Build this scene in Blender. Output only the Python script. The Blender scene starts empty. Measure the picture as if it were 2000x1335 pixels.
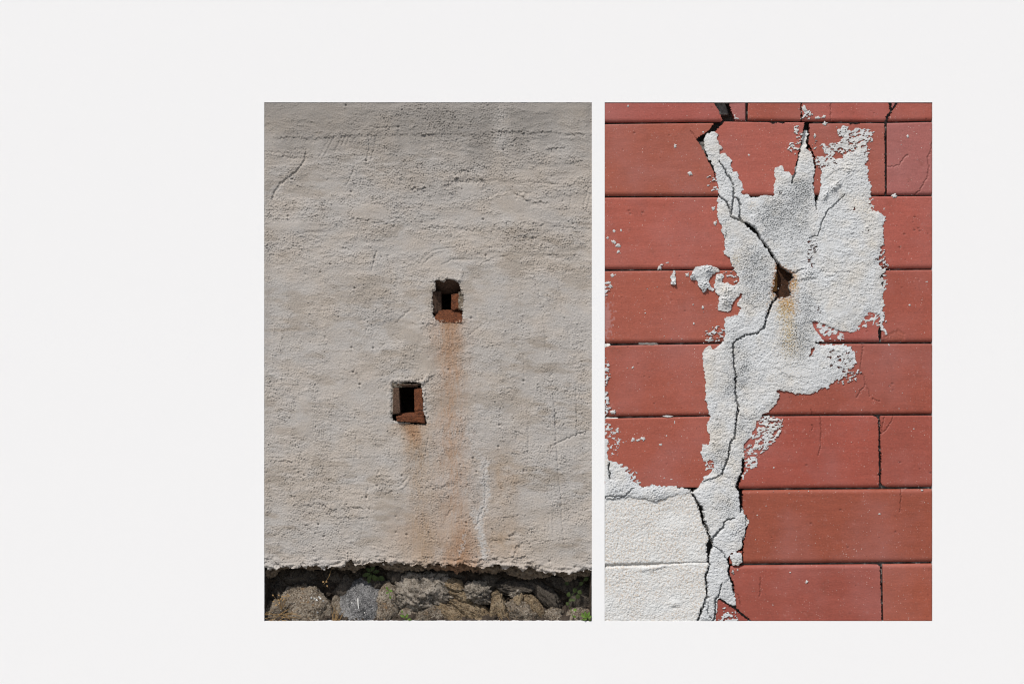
import bpy, bmesh, math, random
import numpy as np
from mathutils import Vector, Matrix, noise as mnoise

# ------------------------------------------------------------------ camera, sky, sun, exposure
S = 0.0014            # metres per unit on the wall face
ZC = 1.60             # eye height
DIST = 6.0
scn = bpy.context.scene
COL = scn.collection

cam_d = bpy.data.cameras.new('camera')
cam_d.sensor_width = 36.0
cam_d.lens = 36.0 * DIST / (2000 * S)
cam_d.clip_start = 0.05
cam_d.clip_end = 2000
cam = bpy.data.objects.new('camera', cam_d)
cam.location = (0, -DIST, ZC)
cam.rotation_euler = (math.radians(90), 0, 0)
COL.objects.link(cam)
scn.camera = cam

SUN_EL = 51.0
SUN_AZ = 30.0         # degrees left of the wall normal
world = bpy.data.worlds.new('World')
scn.world = world
world.use_nodes = True
wn = world.node_tree
sky = wn.nodes.new('ShaderNodeTexSky')
sky.sky_type = 'NISHITA'
sky.sun_disc = False
sky.sun_elevation = math.radians(SUN_EL)
sky.sun_rotation = math.radians(180 + SUN_AZ)
sky.dust_density = 2.0
sky.ozone_density = 1.0
bg = wn.nodes['Background']
bg.inputs['Strength'].default_value = 0.095
wn.links.new(sky.outputs[0], bg.inputs[0])

sun_d = bpy.data.lights.new('sun', 'SUN')
sun_d.energy = 3.85
sun_d.angle = math.radians(0.9)
sun_d.color = (1.0, 0.966, 0.915)
sun = bpy.data.objects.new('sun', sun_d)
el, az = math.radians(SUN_EL), math.radians(SUN_AZ)
to_sun = Vector((-math.cos(el) * math.sin(az), -math.cos(el) * math.cos(az), math.sin(el)))
sun.rotation_euler = to_sun.to_track_quat('Z', 'Y').to_euler()
sun.location = (-3, -6, 8)
COL.objects.link(sun)

scn.view_settings.view_transform = 'Standard'
scn.view_settings.look = 'None'
scn.view_settings.gamma = 1.0
scn.view_settings.use_curve_mapping = False
scn.view_settings.exposure = 0.02

scn.cycles.filter_width = 1.15
random.seed(7)

# ------------------------------------------------------------------ helpers: space
def wpt(x, y, z=0.0):
    """wall-face coordinates (x right, y down, z towards the street) to metres"""
    return Vector(((x - 1000.0) * S, -z * S, ZC + (667.5 - y) * S))

def inw(p):
    """keep what runs past the section's outline behind the white wall's face"""
    x, y, z = p
    if y > 1211.0 or x < 516.5 or x > 1155.5: z = min(z, -1.2)
    return wpt(x, y, z)

def tag(o, label=None, cat=None, group=None, kind=None):
    if label: o['label'] = label
    if cat: o['category'] = cat
    if group: o['group'] = group
    if kind: o['kind'] = kind
    return o

def empty(name, loc):
    o = bpy.data.objects.new(name, None)
    o.empty_display_size = 0.1
    o.location = loc
    COL.objects.link(o)
    return o

def world_loc(o):
    v = Vector(o.location)
    while o.parent:
        o = o.parent
        v += Vector(o.location)
    return v

def link_mesh(name, me, mat, parent=None, origin=Vector((0, 0, 0))):
    o = bpy.data.objects.new(name, me)
    COL.objects.link(o)
    if mat: me.materials.append(mat)
    if parent:
        o.parent = parent
        o.location = origin - world_loc(parent)
    else:
        o.location = origin
    return o

def mesh_np(name, V, F, mat, parent=None, col=None, smooth=True, origin=None):
    """V (n,3) world metres, F (m,4) or (m,3) ints"""
    V = np.asarray(V, dtype=np.float64)
    F = np.asarray(F, dtype=np.int32)
    if origin is None:
        origin = (V.min(0) + V.max(0)) / 2
    V = V - np.array(origin)
    me = bpy.data.meshes.new(name)
    k = F.shape[1]
    me.vertices.add(len(V))
    me.vertices.foreach_set('co', V.astype(np.float32).ravel())
    me.loops.add(F.size)
    me.loops.foreach_set('vertex_index', F.ravel())
    me.polygons.add(len(F))
    me.polygons.foreach_set('loop_start', np.arange(0, F.size, k, dtype=np.int32))
    me.polygons.foreach_set('loop_total', np.full(len(F), k, dtype=np.int32))
    me.update(calc_edges=True)
    me.polygons.foreach_set('use_smooth', np.full(len(F), bool(smooth)))
    if col is not None:
        at = me.attributes.new('tint', 'FLOAT_COLOR', 'POINT')
        c4 = np.ones((len(V), 4), dtype=np.float32)
        c4[:, :3] = col
        at.data.foreach_set('color', c4.ravel())
    me.validate()
    return link_mesh(name, me, mat, parent, Vector(origin))

def mesh_bm(name, bm, mat, parent=None, smooth=True):
    """bm verts in world metres"""
    co = np.array([v.co[:] for v in bm.verts])
    org = Vector((co.min(0) + co.max(0)) / 2)
    for v in bm.verts: v.co -= org
    bmesh.ops.recalc_face_normals(bm, faces=bm.faces)
    me = bpy.data.meshes.new(name)
    bm.to_mesh(me); bm.free()
    for p in me.polygons: p.use_smooth = smooth
    return link_mesh(name, me, mat, parent, org)

# ------------------------------------------------------------------ helpers: rasters of relief
class Panel:
    def __init__(s, x0, y0, x1, y1, res):
        s.nx = int(round((x1 - x0) / res)); s.ny = int(round((y1 - y0) / res))
        s.x0, s.y0, s.x1, s.y1 = x0, y0, x1, y1
        s.outer = (x0, y0, x1, y1)
        s.rx = (x1 - x0) / s.nx; s.ry = (y1 - y0) / s.ny
        gx = x0 + np.arange(s.nx + 1) * s.rx
        gy = y0 + np.arange(s.ny + 1) * s.ry
        s.X, s.Y = np.meshgrid(gx, gy)
        s.shape = s.X.shape
        s.pshape = (900, 576) if s.ny < 880 else (1080, 720)
        fx = np.fft.rfftfreq(s.pshape[1], s.rx); fy = np.fft.fftfreq(s.pshape[0], s.ry)
        s.FX, s.FY = np.meshgrid(fx, fy)
    def _field(s, seed, g):
        rng = np.random.default_rng(seed)
        w = np.fft.rfft2(rng.standard_normal(s.pshape))
        n = np.fft.irfft2(w * g, s.pshape)[:s.shape[0], :s.shape[1]]
        return n / (n.std() + 1e-9)
    def band(s, lam, seed, width=0.55, stretch=1.0, ang=0.0):
        """band-limited noise, mean wavelength lam, stretched along direction ang (deg, down is positive)"""
        a = math.radians(ang)
        u = s.FX * math.cos(a) + s.FY * math.sin(a)
        v = -s.FX * math.sin(a) + s.FY * math.cos(a)
        f = np.sqrt((u * stretch) ** 2 + v ** 2) + 1e-9
        g = np.exp(-0.5 * (np.log(f * lam) / width) ** 2)
        return s._field(seed, g)
    def low(s, lam, seed, stretch=1.0, ang=0.0):
        """1/f-like noise with nothing finer than lam"""
        a = math.radians(ang)
        u = s.FX * math.cos(a) + s.FY * math.sin(a)
        v = -s.FX * math.sin(a) + s.FY * math.cos(a)
        f = np.sqrt((u * stretch) ** 2 + v ** 2)
        g = np.exp(-(f * lam) ** 2) / (f + 1 / 400.0) ** 1.1
        g[0, 0] = 0
        return s._field(seed, g)
    def blur(s, A, sig):
        p = int(3 * sig / min(s.rx, s.ry)) + 2
        def good(n):
            while True:
                m = n
                for q in (2, 3, 5):
                    while m % q == 0: m //= q
                if m == 1: return n
                n += 1
        e0 = good(A.shape[0] + 2 * p) - A.shape[0] - 2 * p; e1 = good(A.shape[1] + 2 * p) - A.shape[1] - 2 * p
        B = np.pad(A.astype(np.float64), ((p, p + e0), (p, p + e1)), mode='edge')
        fx = np.fft.rfftfreq(B.shape[1], s.rx); fy = np.fft.fftfreq(B.shape[0], s.ry)
        FX, FY = np.meshgrid(fx, fy)
        g = np.exp(-2 * (math.pi * sig) ** 2 * (FX ** 2 + FY ** 2))
        return np.fft.irfft2(np.fft.rfft2(B) * g, B.shape)[p:p + A.shape[0], p:p + A.shape[1]]
    def pip(s, poly, X=None, Y=None):
        X = s.X if X is None else X; Y = s.Y if Y is None else Y
        m = np.zeros(s.shape, bool)
        n = len(poly)
        for i in range(n):
            (xa, ya), (xb, yb) = poly[i], poly[(i + 1) % n]
            if ya == yb: continue
            c = (ya > Y) != (yb > Y)
            m ^= c & (X < (xb - xa) * (Y - ya) / (yb - ya) + xa)
        return m
    def dist(s, pts, far=20.0, widths=None, wx=None, wy=None, side=False, closed=False):
        """distance to a polyline less the local half width; side: also sign (+ to the right of travel)"""
        D = np.full(s.shape, far); SG = np.zeros(s.shape)
        pts = list(pts)
        if closed: pts = pts + [pts[0]]
        if widths is None: widths = [0.0] * len(pts)
        elif not hasattr(widths, '__len__'): widths = [widths] * len(pts)
        pad = far + max(widths) + 3
        for i in range(len(pts) - 1):
            (xa, ya), (xb, yb) = pts[i], pts[i + 1]
            c0 = max(0, int((min(xa, xb) - pad - s.x0) / s.rx)); c1 = min(s.shape[1], int((max(xa, xb) + pad - s.x0) / s.rx) + 2)
            r0 = max(0, int((min(ya, yb) - pad - s.y0) / s.ry)); r1 = min(s.shape[0], int((max(ya, yb) + pad - s.y0) / s.ry) + 2)
            if c1 <= c0 or r1 <= r0: continue
            x = s.X[r0:r1, c0:c1]; y = s.Y[r0:r1, c0:c1]
            if wx is not None: x = x + wx[r0:r1, c0:c1]; y = y + wy[r0:r1, c0:c1]
            dx, dy = xb - xa, yb - ya
            L2 = dx * dx + dy * dy + 1e-9
            t = np.clip(((x - xa) * dx + (y - ya) * dy) / L2, 0, 1)
            d = np.hypot(x - xa - t * dx, y - ya - t * dy) - 0.5 * (widths[i] + t * (widths[i + 1] - widths[i]))
            b = d < D[r0:r1, c0:c1]
            D[r0:r1, c0:c1][b] = d[b]
            if side:
                sg = np.sign(dx * (y - ya) - dy * (x - xa))
                SG[r0:r1, c0:c1][b] = sg[b]
        return (D, SG) if side else D
    def sub(s, xa, ya, xb, yb):
        """the part of the raster around one piece, and its slice"""
        c0 = max(0, int((xa - s.x0) / s.rx)); c1 = min(s.shape[1], int((xb - s.x0) / s.rx) + 2)
        r0 = max(0, int((ya - s.y0) / s.ry)); r1 = min(s.shape[0], int((yb - s.y0) / s.ry) + 2)
        q = Panel.__new__(Panel)
        q.X = s.X[r0:r1, c0:c1]; q.Y = s.Y[r0:r1, c0:c1]; q.shape = q.X.shape
        q.nx, q.ny = q.shape[1] - 1, q.shape[0] - 1
        q.rx, q.ry = s.rx, s.ry; q.outer = s.outer
        q.x0, q.y0, q.x1, q.y1 = q.X[0, 0], q.Y[0, 0], q.X[0, -1], q.Y[-1, 0]
        return q, (slice(r0, r1), slice(c0, c1))
    def cells(s, vm):
        return vm[:-1, :-1] & vm[1:, :-1] & vm[:-1, 1:] & vm[1:, 1:]
    def cells3(s, vm):
        v = vm.astype(np.int8)
        return (v[:-1, :-1] + v[1:, :-1] + v[:-1, 1:] + v[1:, 1:]) >= 3
    def project(s, p, q, reach, D, SX, SY):
        """nearest points on a straight edge for the vertices within reach of it"""
        (xa, ya), (xb, yb) = p, q
        pad = reach + 2
        c0 = max(0, int((min(xa, xb) - pad - s.x0) / s.rx)); c1 = min(s.shape[1], int((max(xa, xb) + pad - s.x0) / s.rx) + 2)
        r0 = max(0, int((min(ya, yb) - pad - s.y0) / s.ry)); r1 = min(s.shape[0], int((max(ya, yb) + pad - s.y0) / s.ry) + 2)
        if c1 <= c0 or r1 <= r0: return
        sl = (slice(r0, r1), slice(c0, c1))
        x = s.X[sl]; y = s.Y[sl]
        dx, dy = xb - xa, yb - ya
        t = np.clip(((x - xa) * dx + (y - ya) * dy) / (dx * dx + dy * dy), 0, 1)
        px, py = xa + t * dx, ya + t * dy
        d = np.hypot(x - px, y - py)
        b = (d < reach) & (d < D[sl])
        D[sl][b] = d[b]; SX[sl][b] = px[b]; SY[sl][b] = py[b]

def sstep(a, b, x):
    t = np.clip((x - a) / (b - a), 0, 1)
    return t * t * (3 - 2 * t)

def relief(name, P, H, cm, mat, parent, skirt=-20.0, col=None, side_col=None, snap=None):
    """a sheet of relief over the masked cells with walls going back along its outline"""
    if not cm.any(): return None
    ny, nx = cm.shape
    ed = np.minimum(np.minimum(P.X - P.outer[0], P.outer[2] - P.X), np.minimum(P.Y - P.outer[1], P.outer[3] - P.Y))
    H = H - np.clip(H + 0.25, 0, None) * np.exp(-(ed / 3.0) ** 2)      # flush with the white page border at the outline
    vid = np.full(P.shape, -1, dtype=np.int64)
    used = np.zeros(P.shape, bool)
    used[:-1, :-1] |= cm; used[1:, :-1] |= cm; used[:-1, 1:] |= cm; used[1:, 1:] |= cm
    n = int(used.sum()); vid[used] = np.arange(n)
    r, c = np.nonzero(cm)
    F = [np.stack([vid[r, c], vid[r + 1, c], vid[r + 1, c + 1], vid[r, c + 1]], 1)]
    C = [col[used]] if col is not None else None
    pad = np.zeros((ny + 2, nx + 2), bool); pad[1:-1, 1:-1] = cm
    sk = np.full(P.shape, -1, dtype=np.int64); skb = np.full(P.shape, -1, dtype=np.int64)
    E = []
    for (dr, dc, a, b) in ((-1, 0, (0, 1), (0, 0)), (1, 0, (1, 0), (1, 1)), (0, -1, (0, 0), (1, 0)), (0, 1, (1, 1), (0, 1))):
        nb = pad[1 + dr:ny + 1 + dr, 1 + dc:nx + 1 + dc]
        r, c = np.nonzero(cm & ~nb)
        E.append(np.stack([r + a[0], c + a[1], r + b[0], c + b[1]], 1))
    E = np.concatenate(E)
    em = np.zeros(P.shape, bool); em[E[:, 0], E[:, 1]] = True; em[E[:, 2], E[:, 3]] = True
    m = int(em.sum())
    VX, VY = P.X, P.Y
    if snap is not None:
        ok = em & ~np.isnan(snap[0])
        VX = np.where(ok, snap[0], VX); VY = np.where(ok, snap[1], VY)
    V = [np.stack([(VX[used] - 1000) * S, -H[used] * S, ZC + (667.5 - VY[used]) * S], 1)]
    sk[em] = n + np.arange(m); skb[em] = n + m + np.arange(m)
    sz = skirt if hasattr(skirt, 'shape') else np.full(P.shape, float(skirt))
    V.append(np.stack([(VX[em] - 1000) * S, -H[em] * S, ZC + (667.5 - VY[em]) * S], 1))
    V.append(np.stack([(VX[em] - 1000) * S, -np.minimum(sz[em], H[em] - 0.05) * S, ZC + (667.5 - VY[em]) * S], 1))
    F.append(np.stack([sk[E[:, 0], E[:, 1]], sk[E[:, 2], E[:, 3]], skb[E[:, 2], E[:, 3]], skb[E[:, 0], E[:, 1]]], 1))
    if col is not None:
        sc = col[em] if side_col is None else np.tile(np.array(side_col), (m, 1))
        C += [sc, sc]
        C = np.concatenate(C)
    return mesh_np(name, np.concatenate(V), np.concatenate(F), mat, parent, C)

# ------------------------------------------------------------------ materials
def mat_base(name, rough=0.9, spec=0.25):
    m = bpy.data.materials.new(name); m.use_nodes = True
    nt = m.node_tree
    b = nt.nodes['Principled BSDF']
    b.inputs['Roughness'].default_value = rough
    b.inputs['Specular IOR Level'].default_value = spec
    geo = nt.nodes.new('ShaderNodeNewGeometry')
    return m, nt, b, geo.outputs['Position']

def nd(nt, typ, **kw):
    n = nt.nodes.new(typ)
    for k, v in kw.items():
        if k in n.inputs: n.inputs[k].default_value = v
        else: setattr(n, k, v)
    return n

def noise_tex(nt, pos, scale, detail=4, rough=0.6, stretch=None):
    if stretch:
        mp = nd(nt, 'ShaderNodeMapping'); mp.inputs['Scale'].default_value = stretch
        nt.links.new(pos, mp.inputs[0]); pos = mp.outputs[0]
    n = nd(nt, 'ShaderNodeTexNoise', Scale=scale, Detail=detail, Roughness=rough)
    nt.links.new(pos, n.inputs['Vector'])
    return n.outputs[0]

def ramp(nt, fac, stops):
    r = nt.nodes.new('ShaderNodeValToRGB')
    e = r.color_ramp.elements
    while len(e) < len(stops): e.new(0.5)
    for i, (p, c) in enumerate(stops):
        e[i].position = p
        e[i].color = (c, c, c, 1) if not hasattr(c, '__len__') else (*c, 1)
    nt.links.new(fac, r.inputs[0])
    return r.outputs[0]

def mix(nt, a, b, fac, mode='MIX'):
    n = nt.nodes.new('ShaderNodeMix'); n.data_type = 'RGBA'; n.blend_type = mode
    for sock, v in ((n.inputs[0], fac), (n.inputs[6], a), (n.inputs[7], b)):
        if hasattr(v, 'links'): nt.links.new(v, sock)
        else: sock.default_value = v if not hasattr(v, '__len__') else (*v, 1)
    return n.outputs[2]

def bump(nt, b, h, dist, strength=1.0):
    n = nd(nt, 'ShaderNodeBump', Strength=strength, Distance=dist)
    nt.links.new(h, n.inputs['Height'])
    nt.links.new(n.outputs[0], b.inputs['Normal'])

def tint_out(nt):
    a = nt.nodes.new('ShaderNodeAttribute'); a.attribute_name = 'tint'
    return a.outputs['Color']

def mat_tinted(name, rough, var, bscale, bdist, spec=0.2, speck=None):
    m, nt, b, pos = mat_base(name, rough, spec)
    c = tint_out(nt)
    n1 = ramp(nt, noise_tex(nt, pos, 900, 3, 0.7), [(0.25, 1 - var), (0.75, 1 + var * 0.6)])
    c = mix(nt, c, n1, 1.0, 'MULTIPLY')
    if speck:
        v = nd(nt, 'ShaderNodeTexVoronoi', Scale=speck[0]); nt.links.new(pos, v.inputs['Vector'])
        gate = ramp(nt, noise_tex(nt, pos, speck[0] * 0.9, 1, 0.5), [(0.52, 0.0), (0.60, 1.0)])
        dot = ramp(nt, v.outputs['Distance'], [(speck[1], 1.0), (speck[1] + 0.12, 0.0)])
        f = mix(nt, dot, gate, 1.0, 'MULTIPLY')
        c = mix(nt, c, speck[2], f)
    nt.links.new(c, b.inputs['Base Color'])
    if bdist: bump(nt, b, noise_tex(nt, pos, bscale, 5, 0.7), bdist)
    return m

M = {}
M['plaster'] = mat_tinted('lime_render', 0.95, 0.14, 700, 0.0009)
M['mortar'] = mat_tinted('mortar', 0.95, 0.12, 800, 0.0010)
M['block'] = mat_tinted('painted_block', 0.9, 0.08, 600, 0.0008)

def mat_tile():
    m, nt, b, pos = mat_base('glazed_red_tile', 0.55, 0.35)
    c = tint_out(nt)
    c = mix(nt, c, ramp(nt, noise_tex(nt, pos, 9, 5, 0.6), [(0.3, 0.92), (0.7, 1.06)]), 1.0, 'MULTIPLY')
    c = mix(nt, c, ramp(nt, noise_tex(nt, pos, 60, 5, 0.75, (0.18, 1, 1.8)), [(0.25, 0.88), (0.75, 1.09)]), 1.0, 'MULTIPLY')
    c = mix(nt, c, ramp(nt, noise_tex(nt, pos, 230, 3, 0.8), [(0.28, 0.86), (0.72, 1.12)]), 1.0, 'MULTIPLY')
    c = mix(nt, c, (0.17, 0.05, 0.032), ramp(nt, noise_tex(nt, pos, 16, 6, 0.75), [(0.56, 0.0), (0.74, 0.5)]))
    c = mix(nt, c, (0.42, 0.20, 0.175), ramp(nt, noise_tex(nt, pos, 46, 6, 0.8), [(0.58, 0.0), (0.70, 0.35)]))
    c = mix(nt, c, ramp(nt, noise_tex(nt, pos, 800, 2, 0.6), [(0.2, 0.84), (0.8, 1.14)]), 1.0, 'MULTIPLY')
    # pale bloom
    bl = ramp(nt, noise_tex(nt, pos, 5.5, 3, 0.55), [(0.46, 0.0), (0.72, 0.34)])
    c = mix(nt, c, (0.36, 0.155, 0.145), bl)
    # pits and grains showing in the clay
    for sc, r0, colr, g0 in ((105, 0.13, (0.045, 0.022, 0.02), 0.56), (140, 0.17, (0.66, 0.54, 0.48), 0.555), (210, 0.24, (0.54, 0.33, 0.29), 0.50), (200, 0.19, (0.09, 0.03, 0.025), 0.46)):
        v = nd(nt, 'ShaderNodeTexVoronoi', Scale=sc); nt.links.new(pos, v.inputs['Vector'])
        sep = nt.nodes.new('ShaderNodeSeparateColor'); nt.links.new(v.outputs['Color'], sep.inputs[0])
        gate = ramp(nt, sep.outputs[0], [(g0 + 0.22, 0.0), (g0 + 0.30, 1.0)])
        clus = ramp(nt, noise_tex(nt, pos, 14 + sc * 0.05, 2, 0.5), [(0.44, 0.0), (0.62, 1.0)])
        dot = ramp(nt, v.outputs['Distance'], [(r0 * 0.55, 1.0), (r0, 0.0)])
        f = mix(nt, mix(nt, dot, gate, 1.0, 'MULTIPLY'), clus, 1.0, 'MULTIPLY')
        c = mix(nt, c, colr, f)
    nt.links.new(c, b.inputs['Base Color'])
    r = ramp(nt, noise_tex(nt, pos, 25, 3, 0.6), [(0.3, 0.48), (0.7, 0.66)])
    nt.links.new(r, b.inputs['Roughness'])
    bump(nt, b, noise_tex(nt, pos, 420, 3, 0.6, (0.5, 1, 1.3)), 0.0003, 0.7)
    return m
M['tile'] = mat_tile()

def mat_plain(name, col, var=0.25, scale=60, rough=0.9, bscale=300, bdist=0.001, col2=None, spec=0.2):
    m, nt, b, pos = mat_base(name, rough, spec)
    n = noise_tex(nt, pos, scale, 6, 0.65)
    c2 = col2 or tuple(min(1, v * (1 + var)) for v in col)
    c1 = tuple(v * (1 - var) for v in col) if not col2 else col
    c = ramp(nt, n, [(0.32, c1), (0.68, c2)])
    c = mix(nt, c, ramp(nt, noise_tex(nt, pos, scale * 8, 3, 0.7), [(0.2, 0.75), (0.8, 1.2)]), 1.0, 'MULTIPLY')
    nt.links.new(c, b.inputs['Base Color'])
    if bdist: bump(nt, b, noise_tex(nt, pos, bscale, 5, 0.7), bdist)
    return m

def mat_white():
    m, nt, b, pos = mat_base('page_border_white', 0.9, 0.1)
    b.inputs['Base Color'].default_value = (0.80, 0.80, 0.80, 1)
    bump(nt, b, noise_tex(nt, pos, 900, 2, 0.5), 0.00006, 0.4)
    return m
M['white'] = mat_white()
M['backing'] = mat_plain('old_bedding_mortar', (0.16, 0.15, 0.14), 0.3, 50)
M['brick'] = mat_plain('old_red_brick', (0.085, 0.034, 0.02), scale=150, col2=(0.27, 0.095, 0.042), bscale=380, bdist=0.008)
M['brick_brown'] = mat_plain('weathered_brown_brick', (0.075, 0.045, 0.03), scale=150, col2=(0.19, 0.115, 0.08), bscale=380, bdist=0.008)
M['hole'] = mat_plain('dark_hole_lining', (0.07, 0.042, 0.028), 0.3, 60)  # dark brown all over the inside of the holes
M['iron'] = mat_plain('rusted_iron', (0.022, 0.012, 0.008), scale=90, col2=(0.085, 0.036, 0.016), rough=0.8, bscale=160, bdist=0.006, spec=0.2)
M['leaf_dark'] = mat_plain('shaded_green_leaf', (0.045, 0.065, 0.018), 0.3, 80, 0.6)  # leaves in the gap: their shade is put into a duller green
M['leaf'] = mat_plain('fresh_green_leaf', (0.085, 0.15, 0.022), 0.3, 80, 0.55)
M['straw'] = mat_plain('dry_straw', (0.30, 0.19, 0.085), 0.35, 90, 0.85)
M['soil'] = mat_plain('dark_earth_bed', (0.055, 0.042, 0.032), 0.4, 45, bscale=120, bdist=0.006)
M['pave'] = mat_plain('asphalt', (0.24, 0.235, 0.225), 0.12, 8, bscale=200, bdist=0.003)

def mat_stone(name, dark, mid, light, scale, patch=None, lamin=None):
    m, nt, b, pos = mat_base(name, 0.92, 0.25)
    big = noise_tex(nt, pos, 26, 6, 0.7, lamin)
    c = ramp(nt, big, [(0.34, dark), (0.50, mid), (0.66, tuple(0.6 * a + 0.4 * b_ for a, b_ in zip(mid, light)))])
    fine = noise_tex(nt, pos, scale, 4, 0.8, lamin)
    c = mix(nt, c, light, ramp(nt, fine, [(0.52, 0.0), (0.62, 0.9)]))
    c = mix(nt, c, dark, ramp(nt, noise_tex(nt, pos, scale * 0.75, 3, 0.75), [(0.53, 0.0), (0.62, 0.95)]))
    if patch:
        c = mix(nt, c, patch, ramp(nt, noise_tex(nt, pos, 34, 5, 0.75), [(0.60, 0.0), (0.64, 0.9)]))
    nt.links.new(c, b.inputs['Base Color'])
    bump(nt, b, noise_tex(nt, pos, scale * 0.6, 6, 0.85), 0.012)
    return m
M['stone_brown'] = mat_stone('brown_schist', (0.05, 0.037, 0.026), (0.25, 0.195, 0.14), (0.62, 0.56, 0.47), 260, patch=(0.30, 0.19, 0.10))
M['stone_rust'] = mat_stone('rusty_schist', (0.04, 0.026, 0.015), (0.25, 0.175, 0.10), (0.58, 0.48, 0.34), 240, lamin=(1, 1, 2.2))
M['stone_grey'] = mat_stone('grey_granite', (0.05, 0.05, 0.052), (0.21, 0.205, 0.203), (0.60, 0.59, 0.58), 300)
M['stone_pale'] = mat_stone('pale_porous_stone', (0.055, 0.045, 0.034), (0.34, 0.29, 0.235), (0.66, 0.60, 0.52), 200)
M['stone_dark'] = mat_stone('dark_slate', (0.035, 0.03, 0.026), (0.115, 0.095, 0.075), (0.21, 0.18, 0.15), 260)  # dark back stones; shade under the coat edge is put into their colour
M['lime'] = mat_plain('white_lime_smear', (0.62, 0.61, 0.58), 0.1, 80)

# ------------------------------------------------------------------ setting: ground and the white page border, built as a wall
bm = bmesh.new()
for x, y in ((-400, -400), (400, -400), (400, 400), (-400, 400)): bm.verts.new((x, y, 0))
bm.faces.new(bm.verts)
tag(mesh_bm('ground', bm, M['pave'], smooth=False), 'grey asphalt ground in front of the white page border', kind='structure')

LX0, LX1, RX0, RX1, PY0, PY1 = 516.0, 1156.0, 1181.0, 1821.0, 200.0, 1212.0
def add_box(bm, a, b):
    x0, y0, z0 = a; x1, y1, z1 = b
    v = [bm.verts.new(p) for p in ((x0, y0, z0), (x1, y0, z0), (x1, y1, z0), (x0, y1, z0), (x0, y0, z1), (x1, y0, z1), (x1, y1, z1), (x0, y1, z1))]
    for f in ((0, 3, 2, 1), (4, 5, 6, 7), (0, 1, 5, 4), (1, 2, 6, 5), (2, 3, 7, 6), (3, 0, 4, 7)): bm.faces.new([v[i] for i in f])

bm = bmesh.new()
TH = 0.34
xs = [-10.0, (LX0 - 1000) * S, (LX1 - 1000) * S, (RX0 - 1000) * S, (RX1 - 1000) * S, 10.0]
zs = [0.0, wpt(0, PY1).z, wpt(0, PY0).z, 6.0]
vf = {}; vb = {}
for i, x in enumerate(xs):
    for j, z in enumerate(zs):
        vf[i, j] = bm.verts.new((x, 0, z)); vb[i, j] = bm.verts.new((x, TH, z))
for i in range(5):
    for j in range(3):
        if i in (1, 3) and j == 1: continue
        bm.faces.new([vf[i, j], vf[i + 1, j], vf[i + 1, j + 1], vf[i, j + 1]])
        bm.faces.new([vb[i, j], vb[i, j + 1], vb[i + 1, j + 1], vb[i + 1, j]])
for i in range(5):
    for j in (0, 3): bm.faces.new([vf[i, j], vb[i, j], vb[i + 1, j], vf[i + 1, j]])
for j in range(3):
    for i in (0, 5): bm.faces.new([vf[i, j], vb[i, j], vb[i, j + 1], vf[i, j + 1]])
for i in (1, 3):
    bm.faces.new([vf[i, 1], vb[i, 1], vb[i, 2], vf[i, 2]]); bm.faces.new([vf[i + 1, 1], vb[i + 1, 1], vb[i + 1, 2], vf[i + 1, 2]])
    bm.faces.new([vf[i, 1], vb[i, 1], vb[i + 1, 1], vf[i + 1, 1]]); bm.faces.new([vf[i, 2], vb[i, 2], vb[i + 1, 2], vf[i + 1, 2]])
tag(mesh_bm('page_border', bm, M['white'], smooth=False),  # no wall of the place: the white page margin, built as a slab
    'plain smooth white page border, built as a wall, surrounding the grey plaster section and the red tiled section', 'page border')

# ================================================================== LEFT: the rendered wall on rubble
plaster_wall = empty('plaster_wall', wpt((LX0 + LX1) / 2, PY1, -40))
tag(plaster_wall, 'weathered grey beige plastered wall with two small square brick holes above rough stones', 'plastered wall')

PL = Panel(LX0, PY0, LX1, PY1, 1.25)
X, Y = PL.X, PL.Y
def z6(o, pts, k): return [(o[0] + u / k, o[1] + v / k) for u, v in pts]
K4 = 4.0441
A = lambda *p: z6((505, 190), p, K4)      # top left quarter
B = lambda *p: z6((825, 190), p, K4)      # top right
Cc = lambda *p: z6((505, 500), p, K4)
Dd = lambda *p: z6((825, 500), p, K4)
Ee = lambda *p: z6((505, 800), p, K4)
Ff = lambda *p: z6((825, 800), p, K4)
KB = 5.8824
Gg = lambda *p: z6((505, 1070), p, KB)
Hh = lambda *p: z6((825, 1070), p, KB)
h1 = lambda *p: z6((830, 530), p, 12.13)
h2 = lambda *p: z6((750, 730), p, 12.14)

warp_x, warp_y = PL.band(16, 1) * 1.3 + PL.band(6, 3) * 0.5, PL.band(16, 2) * 1.3 + PL.band(6, 4) * 0.5

# large form: the coat leans out gently towards its top, shaped to darken it
Hp = 3.6 * sstep(470, 200, Y) ** 1.3 - 2.4
Hp += PL.low(30, 10, 1.8) * 0.45 + PL.low(60, 11) * 0.8
# trowelled sweeps, mostly level ones
sweep_h = PL.band(26, 12, 0.5, 5.0, 2.0); sweep_v = PL.band(26, 13, 0.5, 4.5, 84.0)
vert_zone = sstep(-0.2, 0.9, PL.low(70, 14)) * sstep(500, 620, Y)
brk = np.clip(0.5 + 0.7 * PL.band(24, 16), 0, 1.6)
Hp += (0.10 * sweep_h * (1 - vert_zone) + 0.13 * sweep_v * vert_zone) * brk
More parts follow.
